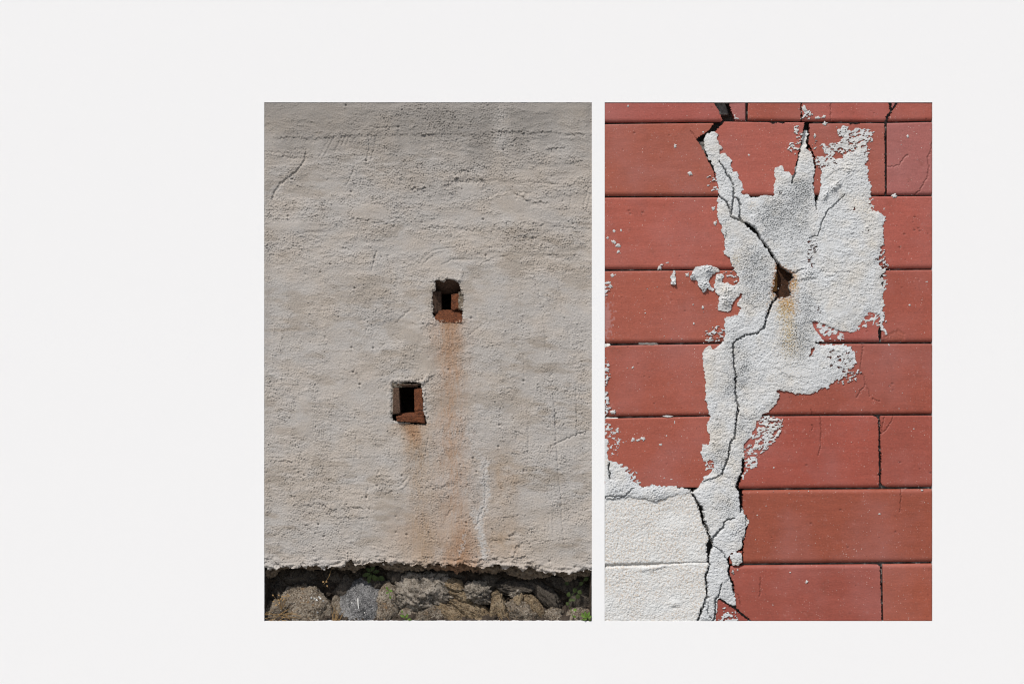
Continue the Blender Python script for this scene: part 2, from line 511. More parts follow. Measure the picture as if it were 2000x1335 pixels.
# rough and smooth zones
up = sstep(620, 480, Y)
zone = PL.low(8, 15, 2.6, 3) * up + (0.6 * PL.low(8, 19, 2.0, 84) + 0.5 * PL.low(8, 37, 1.8, 2)) * (1 - up)
rough = 0.64 + 0.27 * zone
Hp += 0.45 * np.tanh(1.6 * zone) + 0.42 * np.exp(-((Y - 442) / 20) ** 2) * np.clip(0.6 + 0.5 * PL.low(14, 18, 2.0), 0, 1.3) + 0.2 * np.exp(-((Y - 275) / 14) ** 2)
rough -= 0.18 * sstep(330, 220, Y)
SMOOTH = [Cc((330, 1110), (410, 1090), (420, 1335), (280, 1335)), Ee((300, 0), (415, 0), (410, 225), (280, 200)),
          Ee((1005, 660), (1060, 650), (1100, 740), (1080, 980), (1030, 1040), (1000, 800)), Cc((955, 1035), (1050, 1030), (1045, 1200), (955, 1180)),
          Cc((1120, 450), (1260, 500), (1300, 620), (1260, 720), (1120, 660)), A((750, 850), (1000, 860), (1040, 960), (960, 970), (760, 930)),
          B((540, 860), (690, 750), (830, 820), (770, 900)), B((300, 680), (440, 690), (460, 740), (300, 800)), A((560, 840), (720, 850), (700, 930), (570, 900)),
          A((80, 980), (480, 990), (500, 1050), (90, 1060)), Dd((0, 780), (100, 770), (100, 930), (0, 930))]
smooth_m = np.zeros(PL.shape)
for p in SMOOTH: smooth_m = np.maximum(smooth_m, PL.blur(PL.pip(p, X + warp_x * 2, Y + warp_y * 2), 2.5))
rough = np.clip(rough, 0.28, 1.3) * (1 - 0.85 * smooth_m)
g = 0.66 * PL.band(4.2, 20, 0.36) + 0.30 * PL.band(7.0, 21, 0.4, 1.2, 20) + 0.34 * PL.band(3.2, 22, 0.3)
g = np.sign(g) * np.abs(g) ** 1.15
clump = 0.5 + 0.5 * np.tanh(1.4 * PL.band(16, 23, 0.6, 1.5, 5))
Hp += g * rough * (0.66 + 0.34 * clump) * 0.98
Hp += 0.22 * PL.band(11, 24, 0.5, 2.5, 0) * rough
Hp += 0.5 * smooth_m
# scattered pits, blisters
rng = np.random.default_rng(5)
for i in range(150):
    px, py, r = rng.uniform(LX0 + 8, LX1 - 8), rng.uniform(PY0 + 15, 1095), rng.uniform(0.7, 2.0)
    c0, r0 = int((px - LX0) / PL.rx), int((py - PY0) / PL.ry)
    sl = (slice(max(0, r0 - 6), r0 + 7), slice(max(0, c0 - 6), c0 + 7))
    q = np.exp(-((X[sl] - px) ** 2 + ((Y[sl] - py) * rng.uniform(0.6, 1.3)) ** 2) / (r * r))
    Hp[sl] += q * rng.choice([-2.8, -1.8, 1.2])
# traced ledges: (points, height, reach) raised on the upper side of the line (travelled left to right)
LEDGE = [(A((150, 320), (300, 313), (410, 332), (560, 312), (700, 292), (900, 300), (1375, 290)), 1.6, 9), (B((0, 295), (130, 285), (420, 300), (540, 272), (740, 275), (860, 278), (1010, 272), (1340, 300)), 1.7, 8),
         (B((60, 325), (360, 342), (715, 350)), -1.2, 6), (B((715, 350), (740, 310)), 2.2, 6),
         (B((205, 672), (240, 650), (320, 648), (330, 638), (480, 652)), 4.0, 11), (B((470, 740), (520, 720)), -2, 6), (B((510, 800), (620, 762), (690, 747)), -1.8, 8),
         (B((735, 748), (850, 822), (960, 832)), 3.2, 9), (B((280, 572), (370, 576)), 2.4, 5), (B((1170, 515), (1240, 505)), 2.4, 6), (B((1000, 405), (1100, 397)), 2.6, 7),
         (B((640, 380), (650, 355)), 2, 5), (B((1140, 690), (1190, 690), (1240, 640)), 2.0, 6), (A((490, 630), (570, 640)), 1.6, 6), (A((1220, 722), (1310, 715)), 3.0, 6), (A((390, 195), (470, 200)), 2.0, 5),
         (A((300, 700), (500, 712)), 1.6, 5), (A((760, 960), (850, 965), (960, 985), (1060, 1000)), 1.8, 7), (A((660, 1185), (740, 1180)), 2.2, 6), (A((45, 885), (300, 880), (560, 885)), 1.0, 7), (A((360, 930), (590, 945)), 1.3, 6),
         (B((0, 1030), (200, 1020), (390, 1045), (600, 1050)), 1.5, 8), (B((650, 985), (800, 990), (940, 1000)), 1.6, 8), (B((740, 1095), (870, 1105)), 2.0, 6), (B((960, 1242), (1060, 1238), (1205, 1243)), 1.8, 4), (B((1050, 1015), (1340, 1040)), 1.4, 7),
         (B((870, 1195), (1000, 1190)), 1.4, 4), (B((480, 1300), (560, 1260), (690, 1240)), 1.5, 6),
         (Cc((1215, 530), (1290, 537), (1375, 536)), 2.0, 5), (Dd((0, 525), (105, 528)), 2.0, 5), (Cc((1130, 712), (1200, 710), (1270, 725)), -1.4, 6), (Cc((230, 445), (238, 520)), 1.5, 4), (Cc((940, 1035), (1050, 1032)), -1.0, 6), (Ee((280, 205), (340, 205), (415, 232)), -1.2, 6),
         (Ee((370, 750), (440, 742), (520, 748), (560, 790)), 2.2, 8), (Ee((560, 785), (700, 772), (860, 770)), 2.2, 9), (Ee((560, 845), (720, 850), (850, 848)), 1.7, 7), (Ee((990, 650), (1050, 650), (1070, 690)), 2.4, 6), (Ee((850, 1055), (990, 1105)), -1.5, 6), (Ee((380, 1000), (480, 990)), -1.2, 5),
         (Ee((180, 400), (260, 405)), 2, 5), (Ee((600, 380), (770, 372), (980, 370)), 0.9, 6), (Ee((930, 525), (1030, 520)), 1.8, 5),
         (Ff((0, 610), (130, 612), (245, 570)), 2.0, 8), (Ff((575, 1022), (640, 1028), (695, 1010), (720, 968)), 3.2, 8), (Ff((430, 1180), (600, 1172), (800, 1160)), 2.8, 8), (Ff((720, 1140), (760, 1060), (790, 1045)), 3.0, 7), (Ff((0, 1170), (300, 1180)), 1.2, 6), (Ff((590, 845), (760, 830)), 1.3, 7), (Ff((830, 1045), (1000, 1030), (1160, 1010)), 1.0, 7), (Ff((270, 910), (310, 860), (400, 850), (510, 850)), -1.6, 6),
         (Ee((450, 1195), (600, 1190), (900, 1188), (1100, 1180)), -1.6, 6), (Gg((65, 110), (150, 130), (200, 170), (300, 215)), 3.0, 9), (Dd((330, 770), (360, 760), (400, 775)), 2.0, 5)]
lmod = np.clip(0.68 + 0.5 * PL.band(20, 17, 0.6), 0.0, 1.3)
for pts, hgt, reach in LEDGE:
    d, sg = PL.dist(pts, reach * 2.2, None, warp_x, warp_y, side=True)
    f = np.exp(-(d / (0.8 * reach)) ** 2) * lmod
    below = sg > 0
    Hp += np.where(below, -0.55 * hgt * f, 0.45 * hgt * f) * (d < reach * 2.15)
# traced grooves and scratches: (points, width, depth)
SCRATCH = [(A((372, 440), (365, 490), (350, 520), (300, 585), (240, 632), (175, 680), (130, 740), (108, 805)), 2.2, 3.5), (A((45, 430), (150, 436), (240, 480), (300, 482)), 1.0, 1.6), (A((760, 520), (745, 600), (690, 700)), 1.2, 2), (A((880, 640), (905, 725)), 1.3, 2.2),
           (A((565, 418), (640, 420)), 1, 1.5), (A((870, 300), (875, 400), (850, 500)), 1.4, 1.8), (A((930, 310), (915, 400), (890, 480)), 1.4, 1.8), (A((690, 310), (660, 370)), 1.4, 1.8), (A((720, 310), (690, 380)), 1.4, 1.8), (A((770, 310), (735, 370)), 1.4, 1.6), (A((590, 320), (520, 460)), 1.4, 1.5), (A((930, 1220), (905, 1310)), 1.5, 2.6),
           (A((880, 235), (960, 245), (1100, 235)), 1.2, 1.6), (A((660, 310), (600, 430)), 1.6, 1.4), (A((560, 330), (480, 470)), 1.6, 1.2), (B((840, 670), (960, 680), (1090, 690)), 1.0, 1.8), (B((740, 748), (860, 757)), 1.2, 2.0),
           (B((0, 1275), (50, 1230), (120, 1200), (300, 1180)), 1.0, 1.3), (B((30, 1290), (90, 1240), (180, 1215)), 1.0, 1.2), (B((160, 1320), (230, 1285), (300, 1278), (390, 1280)), 1.0, 1.6), (B((0, 1320), (60, 1270), (160, 1230)), 1.0, 1.1), (B((1310, 720), (1270, 880)), 1.4, 1.6), (B((1335, 760), (1300, 880)), 1.4, 1.6), (B((1180, 720), (1165, 880)), 1.2, 1.2),
           (Cc((1020, 0), (1030, 70), (1060, 185)), 1.2, 2.0), (Cc((920, 0), (895, 110)), 1.2, 1.6), (Cc((1200, 420), (1080, 530)), 1.2, 1.7), (Cc((775, 930), (800, 1015)), 1.8, 2.6), (Cc((1285, 570), (1305, 615)), 1.8, 2.0), (Cc((1332, 545), (1355, 610)), 1.8, 2.0), (Cc((800, 510), (860, 500)), 1.2, 1.4), (Cc((1060, 620), (1120, 670)), 1.2, 1.4),
           (Dd((870, 0), (900, 230), (950, 420), (970, 640), (985, 770)), 1.0, 1.5), (Dd((1070, 190), (1100, 350), (1105, 440)), 1.0, 1.3), (Dd((1000, 960), (1028, 920)), 1.2, 2), (Dd((1012, 965), (1035, 1100), (1050, 1220), (1055, 1335)), 1.2, 2.2), (Dd((800, 780), (810, 960)), 1.3, 1.6), (Dd((1215, 1000), (1220, 1300)), 1.2, 1.8), (Dd((425, 420), (430, 475)), 1.2, 1.4), (Dd((520, 510), (370, 620)), 1.0, 1.2), (Dd((1150, 560), (1170, 700)), 1.2, 1.4), (Dd((850, 600), (855, 700)), 1, 1.2), (Dd((1060, 860), (1065, 920)), 1, 1.2),
           (Ff((1048, 0), (1055, 120), (1062, 260), (1075, 520), (1095, 680), (1105, 900), (1120, 1050), (1128, 1080)), 1.2, 2.2), (Ff((1015, 285), (1150, 225), (1195, 205), (1295, 170)), 1.5, 2.8), (Ff((740, 170), (752, 250)), 1.3, 2.0), (Ff((740, 170), (800, 205)), 1.2, 1.5), (Ff((830, 0), (840, 200), (830, 480)), 1.2, 1.3), (Ff((1030, 830), (1035, 970)), 1.1, 1.5), (Ff((1000, 820), (998, 970)), 1, 1.2), (Ff((970, 850), (975, 960)), 1, 1.1),
           (Ff((510, 378), (502, 425), (488, 440), (493, 560), (502, 640), (490, 760), (455, 830), (445, 880), (420, 920)), 1.3, 2.2), (Ff((370, 170), (400, 290), (440, 380)), 1.0, 1.3), (Ff((45, 965), (75, 1030)), 1.3, 1.8), (Ff((300, 430), (310, 560)), 1.3, 1.8), (Ff((550, 945), (565, 970)), 1.6, 2.4), (Ff((335, 650), (420, 720)), 1.5, -1.3), (Ff((230, 790), (190, 840)), 1.5, 1.8), (Ff((1220, 0), (1222, 190)), 1.3, 2.0), (Ff((20, 400), (50, 200)), 1.0, 1.2),
           (Ee((850, 650), (852, 700)), 1.8, 2.6), (Ee((770, 200), (775, 370)), 1.2, 1.6), (Ee((1200, 530), (1130, 620)), 1.6, -1.6), (Ee((1180, 530), (1110, 610)), 1.2, 1.8), (Ee((830, 860), (800, 1060)), 1.2, 1.2), (Ee((370, 915), (410, 955)), 1.3, 1.8), (Ee((1340, 960), (1365, 1020)), 1.2, 1.8), (Ee((870, 600), (860, 650)), 1.3, 1.6), (Ee((950, 480), (925, 560)), 1.3, 1.6)]
for pts, w_, dep in SCRATCH:
    d = PL.dist(pts, 8, w_, warp_x * 0.5, warp_y * 0.5)
    Hp -= 0.92 * dep * np.exp(-(np.clip(d + 0.5, 0, None) / 0.75) ** 2) * (d < 7.5)
PITS = [Cc((745, 915), (905, 725), (798, 1012), (733, 722), (757, 253)), Dd((385, 490), (800, 985)), Ee((360, 520), (515, 1000), (850, 690), (1170, 985), (1130, 522), (470, 905), (935, 600)), Ff((347, 890), (427, 488), (800, 485), (600, 290), (1005, 1195), (1205, 1240), (690, 1000), (400, 380), (610, 120)), A((690, 65), (1105, 235), (850, 500), (265, 645), (232, 938), (730, 745)), B((20, 715), (480, 965), (1190, 1000), (640, 415), (500, 1248))]
for grp in PITS:
    for px, py in grp:
        q = np.exp(-((X - px) ** 2 + (Y - py) ** 2) / 4.0)
        Hp -= 4.2 * q
        Hp += 1.6 * np.exp(-((X - px + 2) ** 2 + (Y - py - 4) ** 2) / 5.0)

# lower broken edge of the coat
edge = Gg((55, 240), (65, 240), (180, 236), (280, 232), (310, 215), (400, 238), (480, 230), (560, 226), (690, 190), (712, 240), (740, 258), (765, 232), (800, 225), (960, 222), (990, 200), (1020, 170), (1060, 148), (1085, 155), (1100, 200), (1170, 212), (1250, 172), (1400, 166), (1500, 180), (1620, 180), (1690, 200), (1800, 190)) + \
       Hh((0, 208), (90, 200), (180, 190), (250, 212), (330, 212), (480, 190), (600, 218), (740, 222), (890, 200), (912, 232), (935, 246), (990, 212), (1050, 186), (1090, 230), (1140, 272), (1200, 250), (1215, 212), (1350, 265), (1500, 297), (1690, 292), (1800, 278), (1940, 250), (1960, 246))
jag_x, jag_y = PL.band(7, 30) * 0.7 + PL.band(20, 31) * 1.6, PL.band(7, 32) * 0.6 + PL.band(26, 33) * 2.2
coat_poly = edge + [(1175, 180), (495, 180)]
coat = PL.pip(coat_poly, X, Y + jag_y * 0.9)
de = PL.dist(edge, 26)
Hp += 2.0 * np.exp(-(de / 14) ** 2) + PL.band(9, 34) * 1.0 * np.exp(-(de / 9) ** 2) - 1.5 * np.exp(-(de / 2.0) ** 2)
Hp += 1.6 * PL.band(14, 35, 0.5, 2.4, 0) * np.exp(-(de / 12) ** 2)
# holes
hole1 = h1((250, 240), (310, 215), (370, 245), (430, 250), (485, 230), (510, 190), (560, 200), (680, 205), (720, 240), (800, 240), (830, 350), (835, 450), (880, 560), (872, 700), (858, 800), (800, 905), (875, 915), (870, 1100), (860, 1130), (740, 1160), (640, 1185), (440, 1160), (300, 1140), (225, 1090), (195, 1030), (188, 700), (195, 460), (262, 435), (265, 330))
hole2 = h2((215, 200), (290, 235), (320, 232), (400, 210), (500, 203), (640, 205), (760, 220), (850, 240), (880, 300), (900, 400), (920, 700), (920, 920), (960, 1000), (1010, 1190), (900, 1185), (700, 1165), (380, 1125), (215, 1095), (195, 1030), (205, 900), (205, 600), (195, 350), (190, 280))
hm = PL.pip(hole1, X + jag_x * 0.35, Y + jag_y * 0.35) | PL.pip(hole2, X + jag_x * 0.35, Y + jag_y * 0.35)
dh1 = PL.dist(hole1, 14, closed=True); dh2 = PL.dist(hole2, 14, closed=True)
dh = np.minimum(dh1, dh2)
Hp += -2.0 * np.exp(-(dh / 2.2) ** 2) + 1.1 * PL.band(6, 36) * np.exp(-(dh / 4) ** 2)
# white-edged ridge beside the lower hole
for pts, w_, hh in [(h2((890, 210), (1030, 70), (1110, 0)), 3, 2.2), (h2((905, 330), (950, 600), (950, 880), (990, 1000)), 3.5, 1.8), (h2((200, 160), (420, 130), (650, 150), (860, 200)), 4, 1.6), (h2((165, 330), (150, 620), (130, 900)), 3, 1.5), (h1((250, 400), (215, 160)), 2, 1.5), (h1((800, 230), (860, 150), (860, 0)), 2.5, 1.6)]:
    d = PL.dist(pts, 8, w_, warp_x, warp_y)
    Hp += hh * np.exp(-(np.clip(d, 0, None) / 1.6) ** 2)
coat &= ~hm
rim = np.minimum(np.minimum(X - LX0, LX1 - X), Y - PY0)
Hp += (-0.6 - PL.blur(Hp, 9)) * np.exp(-(rim / 9.0) ** 2)

# colour of the coat: lime grey, beiger towards the middle, rust runs under the holes
base = np.zeros(PL.shape + (3,))
grey = np.array((0.420, 0.394, 0.369)); beige = np.array((0.430, 0.383, 0.337)); cool = np.array((0.410, 0.390, 0.370)); dirty = np.array((0.315, 0.272, 0.228))
t = np.clip(0.45 + 0.38 * PL.low(18, 40, 1.7), 0, 1)[..., None]
base[:] = grey * (1 - t) + beige * t
t = (np.clip(0.25 + 0.4 * PL.low(40, 41), 0, 1) * (0.25 + 0.75 * sstep(380, 240, Y)))[..., None]
base = base * (1 - t) + cool * t
t = np.clip(sstep(0.5, 2.0, PL.low(10, 42, 2.4)) * 0.55 + 0.50 * sstep(1.0, 2.0, PL.low(8, 43, 3.0)), 0, 0.8)[..., None]
base = base * (1 - t) + dirty * t
grey_top_shade = (0.66 * sstep(330, 205, Y + 22 * PL.low(20, 48, 2.2, 88)) + 0.26 * sstep(470, 300, Y))[..., None]  # greyer plaster at the top, with a shade falloff painted into the colour
base = base * (1 - grey_top_shade) + np.array((0.265, 0.245, 0.225)) * grey_top_shade
def blob(cx, cy, rx, ry, wob=0.0, seed=0):
    w = PL.low(10, seed) * wob if wob else 0
    return np.exp(-(((X - cx) / rx) ** 2 + ((Y - cy) / ry) ** 2)) * np.clip(1 + w, 0, 2)
run = np.zeros(PL.shape)
def drip(pts, amps, wds, seed):
    """a run of stain: centre line, strength and width at each height"""
    ys = [p[1] for p in pts]
    cx = np.interp(Y, ys, [p[0] for p in pts]); am = np.interp(Y, ys, amps); wd = np.interp(Y, ys, wds)
    q = am * np.exp(-np.abs((X - cx + 4 * PL.low(14, seed, 1, 0)) / wd) ** 1.7)
    return q * np.clip(0.95 + 0.16 * PL.low(9, seed + 50, 3.0, 90) + 0.16 * PL.band(7, seed + 70, 0.6, 5.0, 90), 0.3, 1.4) * (Y > ys[0]) * (Y < ys[-1])
rust = np.array((0.315, 0.185, 0.11)); rust2 = np.array((0.335, 0.24, 0.16)); pink = np.array((0.365, 0.25, 0.175))
for q, c in ((drip([(876, 622), (879, 660), (882, 700), (884, 800), (884, 900), (886, 960), (896, 1040), (902, 1110)], [0.75, 0.95, 0.90, 0.84, 0.86, 0.78, 0.70, 0.95], [30, 30, 28, 27, 32, 36, 42, 46], 60), pink),
             (drip([(879, 622), (884, 650), (884, 690), (886, 760)], [0.85, 0.72, 0.5, 0.0], [22, 15, 11, 8], 61), rust),
             (drip([(800, 826), (812, 850), (818, 900), (822, 960), (820, 1050), (830, 1110)], [0.95, 0.9, 0.58, 0.45, 0.6, 0.5], [27, 24, 22, 26, 30, 40], 62), rust2),
             (drip([(800, 826), (806, 850), (814, 880)], [0.8, 0.7, 0.0], [20, 14, 8], 63), rust),
             (drip([(897, 1010), (900, 1050), (902, 1115)], [0.0, 0.75, 0.75], [10, 16, 26], 64), rust)):
    q = np.clip(q, 0, 0.92)[..., None]
    base = base * (1 - q) + c * q
for cx, cy, rx, ry, a, c in ((985, 930, 36, 60, 0.5, rust2), (985, 1050, 45, 45, 0.45, rust2), (860, 1040, 60, 60, 0.28, pink), (780, 1045, 45, 40, 0.2, pink), (540, 245, 40, 26, 0.40, dirty), (640, 230, 60, 40, 0.25, dirty), (1120, 240, 50, 45, 0.38, dirty), (800, 570, 30, 60, 0.22, np.array((0.50, 0.42, 0.34))), (1000, 452, 70, 22, 0.3, dirty), (628, 376, 16, 8, 0.55, dirty), (812, 350, 20, 20, 0.35, dirty), (640, 995, 60, 14, 0.25, dirty), (720, 745, 90, 60, 0.14, beige), (1010, 700, 60, 70, 0.16, dirty), (885, 350, 30, 24, 0.30, beige)):
    q = np.clip(a * blob(cx, cy, rx, ry, 0.35, int(cx + cy)), 0, 0.8)[..., None]
    base = base * (1 - q) + c * q
# newer pale filler along the repaired crack
for pts, wd, a in ((Ff((360, 150), (400, 290), (480, 410)), 9, 0.45), (Ff((495, 430), (490, 560), (505, 660), (480, 780), (440, 860), (460, 960), (480, 1060), (490, 1150)), 13, 0.9), (Ff((330, 990), (325, 1060), (295, 1140)), 6, 0.5), (Ff((400, 800), (440, 860)), 12, 0.7), (h2((910, 330), (930, 500), (950, 700), (950, 920), (985, 1000)), 2.5, 0.8), (h2((890, 210), (1030, 70)), 2, 0.7), (h2((200, 500), (205, 900)), 2, 0.6)):
    d = PL.dist(pts, wd * 1.6, wd, warp_x * 1.5, warp_y * 1.5)
    q = np.clip(a * sstep(wd * 0.35, -wd * 0.25, d), 0, 1)[..., None]
    q = q * np.clip(0.85 + 0.25 * PL.band(12, 47), 0.3, 1)[..., None]
    base = base * (1 - q) + np.array((0.475, 0.455, 0.435)) * q
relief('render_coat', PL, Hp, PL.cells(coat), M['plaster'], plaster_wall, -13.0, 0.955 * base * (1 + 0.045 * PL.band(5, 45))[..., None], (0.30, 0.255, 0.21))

# coarse undercoat showing below the broken edge
under = Gg((55, 392), (65, 390), (190, 342), (230, 272), (420, 242), (620, 272), (800, 262), (1000, 272), (1090, 282), (1180, 250), (1240, 210), (1330, 215), (1420, 235), (1500, 285), (1650, 282), (1800, 286)) + \
        Hh((0, 270), (200, 275), (400, 292), (600, 288), (690, 312), (800, 305), (930, 292), (1000, 340), (1060, 350), (1230, 386), (1300, 360), (1380, 372), (1480, 345), (1580, 330), (1640, 392), (1700, 415), (1760, 385), (1790, 342), (1940, 336), (1960, 336))
uc = PL.pip(under + [(1175, 1080), (495, 1080)], X + jag_x * 0.5, Y + PL.band(30, 54) * 1.5 + PL.band(9, 55) * 0.6) & (Y > 1082)
du, _ = PL.dist(under, 24), 0
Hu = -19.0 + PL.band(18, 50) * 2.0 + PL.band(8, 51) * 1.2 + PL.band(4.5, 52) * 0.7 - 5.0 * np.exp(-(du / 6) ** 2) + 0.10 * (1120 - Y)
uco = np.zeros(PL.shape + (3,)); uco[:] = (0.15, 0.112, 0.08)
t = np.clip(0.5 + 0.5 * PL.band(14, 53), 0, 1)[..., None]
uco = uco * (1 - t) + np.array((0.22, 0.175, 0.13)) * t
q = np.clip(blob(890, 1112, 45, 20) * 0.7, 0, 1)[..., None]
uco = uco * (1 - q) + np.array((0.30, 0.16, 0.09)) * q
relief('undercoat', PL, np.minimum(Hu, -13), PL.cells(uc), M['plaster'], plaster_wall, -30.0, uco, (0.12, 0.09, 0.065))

# ---- the two brick-lined holes
def rough_brick(name, corners, zf, depth, mat, parent, amp=0.7, slope=None, n=(12, 8), seed=0, rnd=0.16):
    """a worn brick: front face given by four wall-face corners (tl, tr, br, bl) with their z, running back into the wall"""
    (tl, tr, br, bl) = corners
    zt = zf if hasattr(zf, '__len__') else (zf,) * 4
    bm = bmesh.new()
    bmesh.ops.create_cube(bm, size=1.0)
    bmesh.ops.subdivide_edges(bm, edges=bm.edges[:], cuts=11, use_grid_fill=True)
    rngb = random.Random(seed)
    off = Vector((rngb.uniform(0, 99), rngb.uniform(0, 99), rngb.uniform(0, 99)))
    for v in bm.verts:
        c = v.co * 2
        # round the cube a little
        l = max(abs(c.x), abs(c.y), abs(c.z))
        nrm = Vector((abs(c.x) ** 7, abs(c.y) ** 7, abs(c.z) ** 7))
        k = 1.0 / max(1e-6, (nrm.x + nrm.y + nrm.z) ** (1 / 7.0))
        c = c * (1 - rnd) + c * k * l * rnd if l > 0 else c
        u, w, t = (c.x + 1) / 2, (1 - c.z) / 2, (1 - c.y) / 2      # t=1 front
        top = (tl[0] + (tr[0] - tl[0]) * u, tl[1] + (tr[1] - tl[1]) * u)
        bot = (bl[0] + (br[0] - bl[0]) * u, bl[1] + (br[1] - bl[1]) * u)
        x = top[0] + (bot[0] - top[0]) * w; y = top[1] + (bot[1] - top[1]) * w
        z = (zt[0] * (1 - u) + zt[1] * u) * (1 - w) + (zt[3] * (1 - u) + zt[2] * u) * w
        z -= (1 - t) * depth
        q = Vector((x, y, z))
        d = mnoise.noise_vector(q * 0.16 + off) * amp + mnoise.noise_vector(q * 0.42 + off) * amp * 0.7 + mnoise.noise_vector(q * 0.9 + off) * amp * 0.45
        q += d
        v.co = wpt(*q)
    return mesh_bm(name, bm, mat, parent)

def hole_lining(parent, x0, y0, x1, y1, zf, zb, mat):
    """open-fronted dark box behind a hole"""
    bm = bmesh.new()
    f = [bm.verts.new(wpt(x, y, zf)) for x, y in ((x0, y0), (x1, y0), (x1, y1), (x0, y1))]
    b = [bm.verts.new(wpt(x, y, zb)) for x, y in ((x0, y0), (x1, y0), (x1, y1), (x0, y1))]
    for i in range(4): bm.faces.new([f[i], f[(i + 1) % 4], b[(i + 1) % 4], b[i]])
    bm.faces.new(b)
    return mesh_bm('vent_hole', bm, mat, parent, smooth=False)

def part_empty(name, parent, x, y, z):
    o = bpy.data.objects.new(name, None); COL.objects.link(o); o.empty_display_size = 0.03
    o.parent = parent; o.location = wpt(x, y, z) - world_loc(parent)
    return o
ho1 = hole_lining(plaster_wall, 842, 542, 908, 634, -14, -140, M['hole'])
rough_brick('lintel_brick', h1((225, 190), (860, 190), (850, 520), (235, 520)), (-6, -6, -44, -44), 40, M['brick_brown'], ho1, 1.0, seed=1)
rough_brick('jamb_brick', h1((150, 475), (372, 450), (392, 960), (150, 1000)), (-4, -22, -22, -4), 60, M['brick_brown'], ho1, 1.0, seed=2)
rough_brick('jamb_brick', h1((618, 545), (960, 480), (960, 900), (618, 905)), (-13, -4, -4, -13), 60, M['brick'], ho1, 1.8, seed=3)
rough_brick('sill_brick', h1((225, 915), (920, 905), (920, 1215), (200, 1200)), (-19, -17, -3, -3), 50, M['brick'], ho1, 2.4, seed=4)
rough_brick('mortar_joint', h1((800, 480), (905, 540), (900, 890), (790, 900)), (-6, -3, -3, -6), 20, M['stone_brown'], ho1, 1.6, seed=5)
ho2 = hole_lining(plaster_wall, 758, 740, 838, 832, -16, -140, M['hole'])
ho2['label'] = 'lower brick lined hole with a flat projecting sill'
ho1['label'] = 'upper brick lined hole with a deep dark top'
rough_brick('lintel_brick', h2((290, 245), (810, 245), (800, 308), (320, 310)), (-2, -2, -6, -6), 60, M['brick_brown'], ho2, 0.9, seed=6)
rough_brick('jamb_brick', h2((215, 330), (352, 325), (385, 950), (205, 960)), (-3, -4, -4, -3), 60, M['brick_brown'], ho2, 0.8, seed=7)
rough_brick('jamb_brick', h2((712, 345), (905, 340), (925, 875), (718, 890)), (-8, -3, -3, -8), 60, M['brick'], ho2, 1.1, seed=8)
rough_brick('jamb_brick', h2((718, 880), (930, 870), (940, 970), (720, 960)), (-7, -3, -3, -7), 60, M['brick'], ho2, 1.0, seed=18)
rough_brick('sill_brick', h2((285, 1010), (945, 960), (985, 1170), (300, 1115)), (3.5, 2.5, 0.5, 2.5), 60, M['brick'], ho2, 1.2, seed=9)
rough_brick('sill_brick', h2((380, 930), (930, 920), (945, 985), (300, 1020)), (-20, -14, 1, 1), 40, M['brick'], ho2, 0.8, seed=10)
rough_brick('mortar_joint', h2((155, 300), (225, 330), (215, 960), (150, 950)), (-2.5, -3, -3, -2.5), 20, M['stone_pale'], ho2, 1.0, seed=11)
rough_brick('mortar_joint', h2((190, 225), (900, 235), (890, 262), (200, 330)), (-3, -3, -6, -6), 20, M['stone_brown'], ho2, 1.6, seed=12)

# ---- rubble under the coat
bed = PL.pip([(500, 1085), (1170, 1085), (1170, 1225), (500, 1225)])
Hb = -46 + PL.band(26, 70) * 3 + PL.band(9, 71) * 1.6 + 36 * np.maximum(sstep(1188, 1212, Y), np.maximum(sstep(522, 516, X), sstep(1150, 1156, X)))
Hb = np.minimum(Hb, -6)
relief('earth_bed', PL, Hb, PL.cells(bed), M['soil'], plaster_wall, -60, None)

def stone(corners_c, size, rot, zf, depth, mat, seed, amp=0.16, rough=0.05, label=None, flat=2.6, sub=4):
    """an irregular stone: centre, size and tilt on the wall face, front at zf"""
    bm = bmesh.new()
    bmesh.ops.create_icosphere(bm, subdivisions=sub + 1, radius=1.0)
    off = Vector((seed * 7.3, seed * 3.1, seed * 5.7))
    cx, cy = corners_c; w, h = size
    a = math.radians(rot); ca, sa = math.cos(a), math.sin(a)
    rs = random.Random(seed)
    planes = []
    for i in range(15):
        n = Vector((rs.uniform(-1, 1), rs.uniform(-1, 1), rs.uniform(-0.2, 0.9))).normalized()
        planes.append((n, rs.uniform(0.66, 0.92)))
    for v in bm.verts:
        p = v.co.copy()
        l = (abs(p.x) ** flat + abs(p.y) ** flat + abs(p.z) ** flat) ** (1 / flat)
        p /= l
        for n, d in planes:
            e = p.dot(n) - d
            if e > 0: p -= n * e * 0.96
        k = 1 + amp * mnoise.noise(p * 1.3 + off) + 0.5 * amp * mnoise.noise(p * 2.9 + off)
        k += rough * (1.5 * mnoise.noise(p * 4.5 + off) + 1.4 * mnoise.noise(p * 9 + off) + 1.2 * mnoise.noise(p * 18 + off) + 0.8 * mnoise.noise(p * 34 + off))
        p *= k
        x, y = p.x * w * 0.62, p.y * h * 0.62
        v.co = inw((cx + x * ca - y * sa, cy + x * sa + y * ca, zf - depth / 2 + p.z * depth * 0.60))
    o = mesh_bm('stone', bm, M[mat], plaster_wall)
    if label: o['label'] = label
    return o

